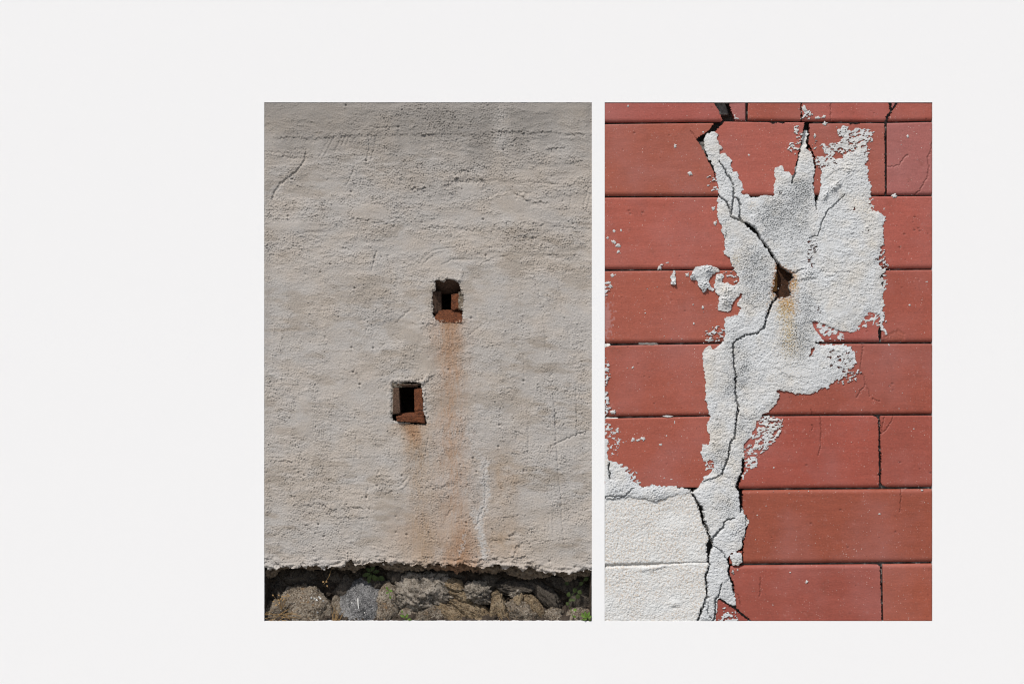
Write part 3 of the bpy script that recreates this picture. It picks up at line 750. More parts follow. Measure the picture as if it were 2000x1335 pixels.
STONES = [  # centre, size, tilt, front, depth, material
    ((603, 1194), (92, 66), 8, -2, 42, 'stone_brown', 0.10, 0.05, 'big brown stone with a white lime smear'),
    ((702, 1193), (84, 82), -8, -3, 46, 'stone_grey', 0.10, 0.05, 'pale grey granite stone with a white drip'),
    ((754, 1192), (46, 72), 6, -6, 40, 'stone_brown', 0.12, 0.05, None),
    ((819, 1163), (112, 66), 7, -1, 52, 'stone_pale', 0.14, 0.10, 'large pale porous stone'),
    ((532, 1196), (50, 42), 4, -7, 40, 'stone_brown', 0.14, 0.06, None),
    ((582, 1136), (80, 52), 24, -27, 40, 'stone_dark', 0.12, 0.05, None),
    ((536, 1150), (60, 56), -20, -29, 40, 'stone_dark', 0.12, 0.05, None),
    ((652, 1128), (96, 40), 8, -32, 36, 'stone_dark', 0.12, 0.04, None),
    ((670, 1156), (50, 42), -22, -24, 36, 'stone_dark', 0.12, 0.05, None),
    ((714, 1152), (66, 36), 4, -21, 36, 'stone_dark', 0.12, 0.05, None),
    ((655, 1194), (30, 52), 4, -20, 36, 'stone_brown', 0.14, 0.06, None),
    ((772, 1130), (34, 52), 28, -18, 36, 'stone_dark', 0.14, 0.05, None),
    ((890, 1150), (38, 26), 32, -9, 40, 'stone_rust', 0.14, 0.07, None),
    ((928, 1162), (58, 32), -8, -4, 40, 'stone_pale', 0.18, 0.13, 'small pale crusted stone'),
    ((900, 1170), (66, 24), 30, -9, 40, 'stone_rust', 0.14, 0.07, None),
    ((952, 1142), (40, 44), 38, -25, 36, 'stone_dark', 0.14, 0.05, None),
    ((1001, 1152), (70, 34), 4, -16, 40, 'stone_dark', 0.15, 0.08, None),
    ((1008, 1160), (26, 14), -14, -11, 20, 'stone_pale', 0.2, 0.13, None),
    ((888, 1205), (74, 34), 32, -3, 40, 'stone_rust', 0.13, 0.08, 'slanting rusty slab of schist'),
    ((924, 1196), (84, 26), 30, -6, 40, 'stone_rust', 0.13, 0.08, None),
    ((846, 1203), (58, 32), 10, -3, 40, 'stone_brown', 0.14, 0.09, None),
    ((972, 1194), (32, 46), 8, -6, 36, 'stone_rust', 0.15, 0.08, None),
    ((968, 1165), (18, 16), 20, -9, 30, 'stone_rust', 0.15, 0.08, None),
    ((1030, 1203), (72, 36), 6, -4, 36, 'stone_brown', 0.14, 0.10, None),
    ((1048, 1184), (20, 40), -34, -7, 30, 'stone_rust', 0.16, 0.09, None),
    ((1066, 1168), (92, 30), 48, -18, 36, 'stone_dark', 0.12, 0.06, None),
    ((1082, 1202), (34, 28), 40, -6, 30, 'stone_brown', 0.15, 0.10, None),
    ((1010, 1180), (22, 32), 16, -8, 30, 'stone_rust', 0.15, 0.09, None),
    ((870, 1130), (90, 34), 6, -28, 34, 'stone_dark', 0.12, 0.05, None),
    ((1100, 1140), (80, 44), 20, -28, 34, 'stone_dark', 0.12, 0.05, None),
    ((1124, 1208), (50, 28), -4, -5, 34, 'stone_brown', 0.14, 0.08, None),
    ((1140, 1172), (50, 60), -10, -22, 34, 'stone_dark', 0.12, 0.05, None),
    ((690, 1130), (40, 30), -14, -34, 30, 'stone_dark', 0.12, 0.05, None),
    ((790, 1204), (40, 26), -6, -11, 30, 'stone_brown', 0.14, 0.08, None),
]
for i, (c, sz, rot, zf, dp, mt, am, rg, lb) in enumerate(STONES):
    low = c[1] > 1180
    stone((c[0], c[1] + (6 if low else 0)), (sz[0] * 1.08, sz[1] * (1.35 if low else 1.1)), rot, zf - (5 if c[1] > 1180 else 12), dp, mt, i + 3, am, rg * (0.75 if mt == 'stone_grey' else 1.15), lb, sub=4 if sz[0] > 55 else 3)

# ================================================================== RIGHT: the tiled wall with its mortar repair
tile_wall = empty('tiled_wall', wpt((RX0 + RX1) / 2, PY1, -40))
tag(tile_wall, 'cracked red tile wall with a rough white mortar repair and two white blocks', 'tiled wall')

PR = Panel(RX0, PY0, RX1, PY1, 1.0)
X, Y = PR.X, PR.Y
KR = 5.803
a1 = lambda *p: z6((1170, 190), p, KR)
a2 = lambda *p: z6((1490, 190), p, KR)
a3 = lambda *p: z6((1170, 370), p, KR)
a4 = lambda *p: z6((1490, 370), p, KR)
a5 = lambda *p: z6((1170, 550), p, KR)
a6 = lambda *p: z6((1490, 550), p, KR)
a7 = lambda *p: z6((1170, 770), p, KR)
a8 = lambda *p: z6((1490, 770), p, KR)
a9 = lambda *p: z6((1170, 990), p, KR)
a10 = lambda *p: z6((1490, 990), p, KR)

# cracks through the repair (points, widths)
CRACKS = [
    (a1((1360, 730), (1412, 780), (1450, 880), (1500, 950), (1522, 1010), (1530, 1130)), [0.8, 1.6, 1.8, 2.0, 2.2, 2.2]),
    (a3((1355, 70), (1400, 105), (1450, 140), (1470, 200), (1490, 270)), [1.6, 1.8, 2.4, 2.6, 1.6]),
    (a3((1530, 90), (1512, 150), (1502, 230), (1505, 310), (1530, 330), (1590, 348)), [2.0, 1.8, 1.8, 2.0, 2.2, 2.6]),
    (a3((1540, 90), (1585, 120), (1600, 180), (1590, 345)), [1.0, 1.6, 1.8, 2.0]),
    (a3((1590, 348), (1640, 372), (1690, 400), (1740, 440), (1800, 500), (1830, 560), (1870, 610), (1920, 670), (1950, 720), (1973, 770)), [2.2, 3, 6, 10, 6, 3.6, 3.2, 4.0, 4.4, 3.2]),
    (a4((0, 605), (60, 660), (100, 735), (160, 830), (200, 890)), [3.2, 3.2, 5.0, 3.6, 5]),
    (a6((160, 180), (105, 245), (80, 300), (60, 345), (35, 430), (15, 530)), [3.0, 4.0, 3.6, 3.2, 3.0, 2.4]),
    (a5((1872, 520), (1800, 572), (1740, 598), (1680, 598), (1560, 660), (1520, 700)), [1.6, 1.3, 1.3, 1.3, 1.5, 2.0]),
    (a5((1520, 700), (1522, 820), (1535, 940), (1540, 1000), (1555, 1060), (1550, 1150), (1545, 1240), (1555, 1300), (1545, 1360)), [2.6, 2.6, 2.2, 1.8, 2.8, 2.6, 2.4, 2.2, 2.0]),
    (a7((1548, 30), (1582, 130), (1562, 260), (1545, 400), (1540, 495), (1492, 530), (1470, 690), (1440, 790), (1410, 850), (1388, 910)), [2.0, 3.0, 2.6, 2.4, 2.2, 2.4, 2.4, 2.0, 2.0, 1.6]),
    (a7((1388, 910), (1330, 935), (1260, 960), (1190, 985)), [1.4, 1.2, 1.3, 1.0]),
    (a7((1400, 925), (1480, 952), (1570, 938)), [1.0, 1.1, 1.0]),
    (a7((1480, 955), (1500, 1000)), [1.0, 0.9]),
    (a7((1635, 745), (1630, 870), (1600, 930), (1560, 1045), (1600, 1110), (1608, 1200), (1608, 1330)), [3.0, 3.0, 3.4, 2.6, 3.4, 3.6, 3.2]),
    (a7((1045, 1080), (1060, 1085)), [6.0, 6.0]),
    (a7((1062, 1130), (1120, 1230), (1150, 1300), (1175, 1350)), [2.6, 4.0, 5.0, 5.6]),
    (a9((1160, 0), (1180, 140), (1225, 250), (1262, 360)), [5.0, 5.6, 5.0, 4.4]),
    (a9((1268, 375), (1258, 450), (1245, 540), (1242, 580)), [9.0, 13.0, 7.0, 3.0]),
    (a9((1242, 590), (1250, 650), (1225, 740), (1210, 800), (1222, 890), (1230, 1015), (1180, 1130), (1120, 1295)), [3.4, 3.0, 2.6, 2.8, 2.8, 2.6, 3.2, 3.2]),
    (a9((1290, 345), (1400, 235), (1432, 150), (1540, 120)), [3.0, 2.0, 1.3, 0.8]),
    (a9((1310, 440), (1390, 500), (1430, 560), (1462, 595)), [1.2, 1.4, 1.4, 1.2]),
    (a9((1395, 870), (1352, 1000), (1318, 1050), (1322, 1180), (1302, 1295)), [1.0, 1.6, 2.0, 2.0, 1.8]),
    (a9((1235, 1085), (1235, 1190), (1272, 1255)), [1.4, 1.4, 1.0]),
    (a9((1480, 800), (1440, 850)), [0.8, 0.8]),
    (a2((437, 545), (410, 640), (380, 770), (365, 860)), [1.4, 1.6, 1.5, 1.2]),
    (a2((365, 860), (345, 910), (325, 970)), [2.0, 2.4, 1.0]),
    (a2((520, 540), (580, 680), (590, 800)), [0.8, 1.4, 1.6]),
    (a4((605, 100), (612, 160), (610, 225)), [5.0, 2.8, 1.0]),
    (a4((930, 62), (860, 130), (750, 230), (690, 310), (660, 400), (625, 520)), [0.8, 1.4, 1.4, 1.3, 1.3, 1.3]),
    (a4((625, 522), (560, 528), (530, 545)), [1.3, 1.6, 1.4]),
    (a4((460, 900), (410, 915), (360, 942)), [1.2, 1.6, 1.4]),
    (a4((650, 930), (830, 940), (1000, 936)), [0.9, 1.0, 0.9]),
    (a7((120, 780), (108, 820), (122, 900), (128, 960)), [1.6, 1.8, 1.4, 1.0]),
    (a7((65, 1157), (200, 1155), (285, 1155), (330, 1120), (380, 1065)), [1.4, 1.6, 1.3, 1.3, 1.0]),
    (a9((1468, 590), (1478, 680), (1468, 755), (1520, 880), (1530, 980)), [1.6, 2.0, 1.6, 1.6, 1.2]),
    (a9((1670, 100), (1665, 200), (1675, 240), (1640, 340), (1625, 480)), [1.0, 1.6, 1.0, 1.6, 1.4]),
]
cw_x, cw_y = PR.band(9, 80) * 0.55 + PR.band(22, 81) * 0.6, PR.band(9, 82) * 0.55 + PR.band(22, 83) * 0.6
DC = np.full(PR.shape, 14.0); DG = np.full(PR.shape, 14.0)
for pts, w_ in CRACKS:
    DC = np.minimum(DC, PR.dist(pts, 14, [q * 1.05 if q >= 2.3 else -0.9 for q in w_], cw_x, cw_y))
    DG = np.minimum(DG, PR.dist(pts, 14, [max(q - 1.0, 0.2) for q in w_], cw_x, cw_y) + 0.0 + (0.9 if max(w_) < 1.25 else 0.5 if max(w_) < 1.65 else 0.0))
rust_hole = a4((155, 850), (220, 885), (290, 930), (330, 950), (345, 1000), (305, 1040), (295, 1130), (320, 1195), (240, 1228), (170, 1218), (110, 1140), (128, 1050), (150, 950))
rh = PR.pip(rust_hole, X + cw_x, Y + cw_y)

PB = Panel(RX0, PY0, RX1, PY1, 2.0)
DCB = DC[::2, ::2]
gapm = PB.pip(a1((1280, -30), (1440, -30), (1560, 290), (1400, 330), (1120, 620), (1040, 500), (1290, 290), (1400, 250))) | PB.pip(a2((440, 230), (560, 230), (560, 420), (440, 420)))
deep = np.maximum(sstep(7, 3, DCB), PB.blur(gapm | rh[::2, ::2], 2))
HB = (-12.5 + 2.4 * PB.band(22, 140, 0.6, 2.0, 0) + 0.8 * PB.band(8, 141)) * (1 - deep) - 40 * deep
HB = np.minimum(HB, -5.0)
relief('bedding', PB, HB, PB.cells(np.ones(PB.shape, bool)), M['backing'], tile_wall, -44.0)

# ---- tiles: outline and edge rounding (radius per edge)
def J(pts): return pts
TILES = [
    # row 0 (cut by the top of the section)
    ([(1181, 200), (1394.5, 200), (1404, 214), (1413, 235.5), (1408, 237.5), (1300, 238.5), (1181, 239)], [0, .8, .8, 1, 5, 5, 0]),
    ([(1423, 200), (1456, 200), (1456, 236), (1436, 236), (1428, 218)], [0, 1.5, 4, 1, 0.8]),
    ([(1461, 200), (1564.2, 200), (1565, 236.6), (1461, 235.3)], [0, .5, 5, 1.5]),
    ([(1565.2, 200), (1736, 200), (1739, 217), (1732, 227), (1729, 237.8), (1566, 236.6)], [0, .8, .8, .8, 5, .5]),
    ([(1740, 200), (1750.5, 200), (1741, 216)], [0, .8, .8]),
    ([(1752.5, 200), (1821, 200), (1821, 235.5), (1733.5, 237.2), (1735, 228), (1741, 219)], [0, 0, 5, .8, .8, .8]),
    # row 1
    ([(1181, 243), (1300, 241.5), (1395.5, 240.5), (1390, 250), (1376, 262), (1361, 271.5), (1372, 287), (1380, 305), (1395, 335), (1402, 366), (1404.5, 382.5), (1181, 382.5)], [2, 2, .8, .8, .8, .8, .8, .8, .8, .8, 5.5, 0]),
    ([(1414, 237.5), (1500, 238.8), (1508, 240.5), (1518, 238.8), (1526, 240.8), (1532, 238.8), (1572.5, 239), (1566, 275), (1556, 330), (1548, 360), (1551, 382), (1398, 382.5), (1394, 320), (1384, 292), (1382, 266), (1397, 254), (1406, 246)], [2, 2, 1, 2, 1, 2, 1, 1, 1, 1, 5, 1, 1, 1, 1, 1, 1]),
    ([(1581, 241.5), (1660, 241), (1668, 242), (1680, 240.5), (1728.5, 241), (1729.5, 381), (1588, 381), (1590, 330), (1578, 290)], [2, 1, 1, 2, 1, 5, 1, 1, 1]),
    ([(1732.8, 240.5), (1821, 238.4), (1821, 380.4), (1733, 380.8)], [2.5, 0, 5, 1.5]),
    # row 2
    ([(1181, 386), (1404, 385.4), (1440, 386), (1446, 525.3), (1181, 525.5)], [2.5, 2.5, 1, 5.5, 0]),
    ([(1470, 386), (1592, 386), (1598, 440), (1590, 525), (1512, 525), (1480, 470)], [2, 1, 1, 1, 1, 1]),
    ([(1600, 384.4), (1821, 383), (1821, 524.3), (1596, 525)], [2.5, 0, 5.5, 1]),
    # row 3
    ([(1181, 529.5), (1445, 527.5), (1460, 600), (1440, 668), (1407, 668.4), (1290, 669.4), (1181, 669.8)], [2.5, 1, 1, 5.5, 5.5, 5.5, 0]),
    ([(1556, 527.5), (1721.5, 528), (1719, 640), (1715.5, 645), (1718, 667.6), (1588, 668), (1552, 590)], [2, 1, 1, 1, 5, 1, 1]),
    ([(1724.5, 527.8), (1821, 527), (1821, 667.5), (1722, 667.8), (1722, 640)], [2.5, 0, 5.5, 1.5, 1]),
    # row 4
    ([(1181, 674.8), (1260, 673.5), (1407, 671.6), (1430, 671.5), (1430, 809.8), (1384, 810.2), (1290, 811.8), (1181, 812.6)], [2.5, 2.5, 2, 1, 5, 5, 5, 0]),
    ([(1440, 671.5), (1821, 671.2), (1821, 808), (1640, 809), (1500, 809.8), (1440, 810)], [2.5, 0, 5, 5, 5, 1]),
    # row 5
    ([(1181, 817.2), (1290, 814.8), (1385, 813), (1422, 812.8), (1412, 900), (1395, 951.5), (1181, 951)], [2.5, 2.5, 2, 1, 1, 2, 0]),
    ([(1438, 814), (1500, 812.8), (1704, 811), (1712, 814), (1716.5, 820), (1717.6, 900), (1717.8, 951.2), (1560, 952.5), (1441, 954), (1447, 925), (1450, 890)], [2, 2.5, 2, 2, 1, 1, 5, 5, 1, 1, 1]),
    ([(1718.6, 811.4), (1821, 811), (1821, 949.9), (1733, 951), (1724, 947), (1720, 940), (1720.3, 900), (1718.8, 860)], [2, 0, 5, 3, 3, 1, 1, 1]),
    # row 6
    ([(1449.6, 957), (1560, 956), (1821, 954.4), (1821, 1096.3), (1640, 1098), (1453, 1099.8), (1451, 1080), (1449, 1040)], [5, 5, 0, 5.5, 5.5, 3, 1, 1]),
    # row 7
    ([(1422, 1104), (1500, 1103.2), (1700, 1101.6), (1714, 1102), (1719.5, 1106), (1721.3, 1150), (1723, 1212), (1467.5, 1212), (1450, 1198), (1438, 1188), (1430, 1150)], [5, 5, 5, 4, 1, 1, 0, 1, 1, 1, 1]),
    ([(1724, 1101.2), (1821, 1100), (1821, 1212), (1725.6, 1212)], [5, 0, 0, 1.5]),
    ([(1398, 1165), (1436, 1189), (1448, 1199.5), (1464.5, 1212), (1396, 1212)], [1, 1, 1, 0, 1]),
    ([(1420, 1072), (1450.5, 1074), (1450.5, 1099.6), (1424, 1101)], [1, 1, 2, 1]),
]
HAIR = [a1((1040, 380), (1108, 478)), a2((770, 60), (768, 260)), a2((1410, 785), (1470, 785), (1545, 768), (1600, 690), (1640, 645)), a2((1920, 520), (1895, 640), (1868, 690), (1885, 800), (1860, 920), (1810, 1000), (1780, 1060), (1720, 1105)),
        a6((1130, 695), (1135, 740), (1115, 900), (1108, 980), (1130, 1050), (1155, 1090), (1165, 1155)), a6((1165, 1160), (1065, 1310)), a6((1165, 1160), (1190, 1190), (1215, 1290)), a8((652, 245), (663, 370), (655, 560), (655, 600), (630, 690)),
        a8((1385, 255), (1345, 400), (1365, 430)), a8((1480, 250), (1440, 340), (1365, 430), (1325, 475)), a8((1570, 1080), (1560, 1335)), a9((1530, 960), (1580, 990), (1610, 1110)), a9((1835, 800), (1820, 1010)), a8((1245, 45), (1330, 80)), a8((555, 170), (557, 225)), a8((562, 340), (564, 405))]
hair = np.zeros(PR.shape)
for p in HAIR:
    d = PR.dist(p, 6, 0.4, cw_x * 0.8, cw_y * 0.8)
    hair = np.maximum(hair, np.exp(-(np.clip(d + 0.35, 0, None) / 0.62) ** 2))
tile_wave = PR.low(40, 90, 2.2) * 0.22 + PR.band(30, 91, 0.5, 4, 0) * 0.05 + PR.band(5, 92, 0.5, 3, 0) * 0.035
# chips and pock marks in the clay
CHIPS = [a3((340, 240), (355, 275), (495, 262)), a4((1765, 440), (1780, 470), (1720, 460), (1605, 505), (1555, 655), (1725, 312)), a8((1335, 770), (1345, 850), (1305, 915), (495, 800), (1555, 770), (1900, 890)), a10((1505, 280), (880, 30), (545, 185), (965, 455)), a6((1440, 1185), (1470, 1155)), a1((400, 405))]
chip = np.zeros(PR.shape)
for gp in CHIPS:
    for px, py in gp: chip += np.exp(-((X - px) ** 2 / 5.5 + (Y - py) ** 2 / 3.0))
rc = np.random.default_rng(77)
for _ in range(150):
    px, py, w_, r_ = rc.uniform(RX0, RX1), rc.uniform(PY0, PY1), rc.uniform(0.3, 1.0), rc.uniform(0.8, 1.9)
    c0, r0 = int(px - RX0), int(py - PY0); q_ = (slice(max(0, r0 - 7), r0 + 8), slice(max(0, c0 - 7), c0 + 8))
    chip[q_] += w_ * np.exp(-((X[q_] - px) ** 2 / (r_ * r_) + (Y[q_] - py) ** 2 / (0.6 * r_ * r_)))
scar = PR.pip(a6((1360, 640), (1420, 590), (1540, 540), (1600, 590), (1610, 640), (1580, 680), (1370, 690)), X + cw_x * 1.5, Y + cw_y * 1.5)
scar_s = PR.blur(scar, 1.2); scar_n = 0.7 * PR.band(7, 95); wash_n = 0.25 * PR.band(12, 96)
edge_n = PR.band(7, 93) * 0.55 + PR.band(3.5, 94) * 0.35
rt = random.Random(21)
rows_tint = {}
for i, (poly, rad) in enumerate(TILES):
    n = len(poly)
    Q, sl = PR.sub(min(p[0] for p in poly) - 6, min(p[1] for p in poly) - 6, max(p[0] for p in poly) + 6, max(p[1] for p in poly) + 6)
    X, Y = Q.X, Q.Y
    # broken edges wander, fired edges stay straight
    m = Q.pip(poly)
    h = np.zeros(Q.shape)
    SD = np.full(Q.shape, 9.0); SX = np.full(Q.shape, np.nan); SY = np.full(Q.shape, np.nan)
    for k in range(n):
        r = rad[k] * (1.4 if rad[k] >= 5 else 1.0)
        if r <= 0: continue
        p, q = poly[k], poly[(k + 1) % n]
        d = Q.dist([p, q], r * 1.6 + 4)
        if r <= 1.0:
            m &= ~(d + edge_n[sl] < 0.35)
        elif r > 0:
            m |= d < 0.55
            Q.project(p, q, 1.1, SD, SX, SY)
        tt = np.clip(1 - d / (r * 1.25), 0, 1)
        h = np.minimum(h, -r * 0.8 * (1 - np.sqrt(np.clip(1 - tt * tt, 0, 1))))
    m &= ~(DC[sl] < 0.9) & ~(DG[sl] < 0.6) & ~rh[sl]
    cyc = np.mean([p[1] for p in poly]); cxc = np.mean([p[0] for p in poly])
    tilt_x, tilt_y = rt.uniform(-0.002, 0.002), rt.uniform(-0.006, 0.006)
    if i == 1: tilt_x = 0.05
    H = -1.1 + rt.uniform(-0.6, 0.3) + tilt_x * (X - cxc) + tilt_y * (Y - cyc) + tile_wave[sl] + h
    H = H - 1.7 * hair[sl] - 1.1 * np.clip(chip[sl], 0, 1) - scar_s[sl] * (1.1 + 0.2 * scar_n[sl])
    low_t = np.clip((cyc - 300) / 850.0, 0, 1)
    b0 = np.array((0.340, 0.088, 0.060)) * (1 - low_t) + np.array((0.282, 0.066, 0.042)) * low_t
    b0 = b0 * rt.uniform(0.89, 1.08) * np.array((1, rt.uniform(0.93, 1.08), rt.uniform(0.92, 1.12)))
    if i in (1, 4, 9): b0 = np.array((0.325, 0.106, 0.092))
    colr = np.zeros(Q.shape + (3,)); colr[:] = b0
    tq = np.clip(0.5 * (X - 1181) / 640.0, 0, 1)[..., None] * 0
    f = np.clip(chip[sl] * 0.75 + hair[sl] * 0.5, 0, 0.85)[..., None]
    colr = colr * (1 - f) + np.array((0.13, 0.035, 0.024)) * f
    f = (scar_s[sl] * 0.8)[..., None]
    colr = colr * (1 - f) + np.array((0.33, 0.085, 0.05)) * f
    # smear of pale wash at the left edge
    fade = np.clip(np.exp(-((X - 1181) / 14) ** 2) * np.exp(-((Y - 625) / 38) ** 2) * 1.3 + wash_n[sl], 0, 1) * (X < 1206) * (np.abs(Y - 625) < 52)
    fade = (sstep(0.45, 0.6, fade) * 0.45)[..., None]
    colr = colr * (1 - fade) + np.array((0.42, 0.24, 0.23)) * fade
    relief('tile', Q, H, Q.cells(m), M['tile'], tile_wall, -26.0, colr, (0.22, 0.06, 0.042), (SX, SY))

X, Y = PR.X, PR.Y
# ---- mortar repair: solid areas and dry-brushed thin areas
CORE = [
    a1((1205, 420), (1265, 395), (1310, 382), (1355, 420), (1335, 470), (1352, 510), (1395, 575), (1352, 605), (1380, 652), (1412, 625), (1460, 665), (1512, 715), (1488, 765), (1518, 830), (1570, 850), (1582, 905), (1615, 965), (1640, 1050), (1602, 1092), (1690, 1105), (1740, 1130), (1740, 1180), (1340, 1180), (1352, 1080), (1338, 920), (1280, 760), (1220, 650), (1185, 570), (1190, 470)),
    a3((1355, 60), (1690, 60), (1730, 85), (1973, 85), (2030, 80), (2030, 900), (2000, 1340), (1590, 1340), (1560, 1300), (1620, 1220), (1600, 1070), (1582, 1000), (1530, 910), (1585, 875), (1530, 892), (1500, 880), (1482, 770), (1412, 722), (1430, 620), (1412, 520), (1382, 400), (1335, 312), (1340, 200)),
    a2((130, 1112), (115, 1000), (142, 940), (120, 840), (150, 795), (210, 770), (240, 800), (222, 832), (300, 842), (340, 895), (352, 880), (380, 770), (410, 640), (432, 530), (455, 420), (478, 365), (516, 370), (506, 430), (490, 540), (486, 592), (525, 600), (578, 690), (592, 800), (570, 930), (576, 1050), (590, 1140), (612, 1250), (400, 1330), (-60, 1330), (-60, 1118)),
    a2((612, 1250), (620, 1150), (648, 1080), (652, 900), (660, 800), (700, 782), (770, 770), (820, 715), (870, 650), (960, 600), (1040, 560), (1150, 560), (1190, 650), (1200, 700), (1172, 742), (1192, 860), (1200, 940), (1230, 1000), (1232, 1060), (1218, 1116), (1190, 1330), (560, 1330)),
    a4((-60, 80), (600, 100), (612, 160), (640, 60), (1220, 60), (1160, 140), (1200, 180), (1255, 235), (1350, 262), (1386, 320), (1368, 400), (1360, 500), (1370, 580), (1330, 640), (1350, 700), (1345, 770), (1300, 830), (1340, 880), (1412, 895), (1408, 922), (1357, 932), (1357, 1060), (1365, 1340), (-60, 1340)),
    a6((-60, -20), (1355, -20), (1362, 60), (1362, 300), (1375, 420), (1352, 500), (1410, 560), (1405, 592), (1370, 600), (1340, 520), (1312, 360), (1210, 340), (1150, 400), (1140, 440), (1080, 490), (1075, 540), (1000, 570), (850, 552), (700, 480), (570, 445), (590, 520), (640, 590), (705, 675), (600, 680), (562, 700), (600, 722), (520, 830), (530, 860), (700, 880), (690, 960), (740, 1040), (800, 1090), (780, 1150), (740, 1200), (650, 1210), (590, 1262), (480, 1275), (300, 1250), (150, 1222), (190, 1300), (150, 1340), (-60, 1340)),
    a6((600, 715), (750, 709), (900, 704), (985, 735), (1052, 800), (1056, 900), (1005, 975), (900, 1005), (930, 1050), (860, 1090), (780, 1150), (560, 1100), (540, 850)),
    a5((1200, 1340), (1212, 1150), (1176, 950), (1170, 800), (1222, 735), (1262, 725), (1290, 770), (1380, 702), (1440, 600), (1412, 490), (1440, 400), (1560, 378), (1620, 280), (2000, 200), (2000, 1340)),
    a7((1200, -20), (1225, 140), (1252, 240), (1215, 370), (1245, 440), (1265, 500), (1240, 560), (1172, 560), (1150, 650), (1175, 760), (1230, 760), (1290, 720), (1310, 760), (1280, 880), (1180, 930), (1170, 990), (1120, 1050), (1060, 1090), (1030, 1075), (1000, 1110), (1060, 1130), (1175, 1350), (1600, 1350), (1600, 1120), (1558, 1050), (1620, 880), (1640, 740), (1640, 560), (1720, 480), (1792, 300), (1870, 220), (1940, 180), (2020, 80), (2060, -20)),
    a9((1160, -20), (1605, -20), (1642, 60), (1672, 110), (1672, 240), (1632, 380), (1620, 475), (1482, 515), (1462, 580), (1475, 680), (1470, 760), (1520, 880), (1540, 1020), (1552, 1115), (1482, 1092), (1352, 1025), (1332, 1200), (1302, 1340), (1120, 1340)),
    a9((1490, 540), (1530, 505), (1600, 510), (1622, 540), (1622, 600), (1605, 652), (1520, 655), (1485, 600)),
    a9((1672, 100), (1692, 120), (1698, 180), (1680, 225), (1668, 215)),
    # band above the white blocks
    a7((60, 490), (115, 500), (100, 600), (100, 740), (200, 775), (300, 860), (370, 920), (350, 965), (440, 1012), (490, 1052), (600, 1020), (720, 1036), (850, 1028), (900, 1050), (1030, 1072), (1020, 1120), (850, 1150), (640, 1210), (400, 1180), (330, 1160), (60, 1180)),
    # lumps on the left of row 3
    a3((1030, 1005), (1055, 940), (1085, 880), (1230, 850), (1310, 880), (1390, 920), (1330, 945), (1262, 985), (1255, 1090), (1300, 1140), (1285, 1150), (1225, 1120), (1190, 1165), (1140, 1122), (1100, 1025), (1040, 1022)),
    a3((1330, 960), (1400, 950), (1418, 980), (1390, 1040), (1520, 1080), (1610, 1060), (1660, 1140), (1570, 1210), (1520, 1270), (1490, 1340), (1350, 1300), (1370, 1215), (1330, 1180), (1300, 1080), (1312, 1040)),
    a5((1350, 250), (1490, 200), (1560, 200), (1490, 260), (1500, 330), (1460, 345), (1352, 320)),
    a3((832, 920), (880, 912), (862, 960), (882, 1050), (850, 1095), (820, 1080), (808, 1000)),
]
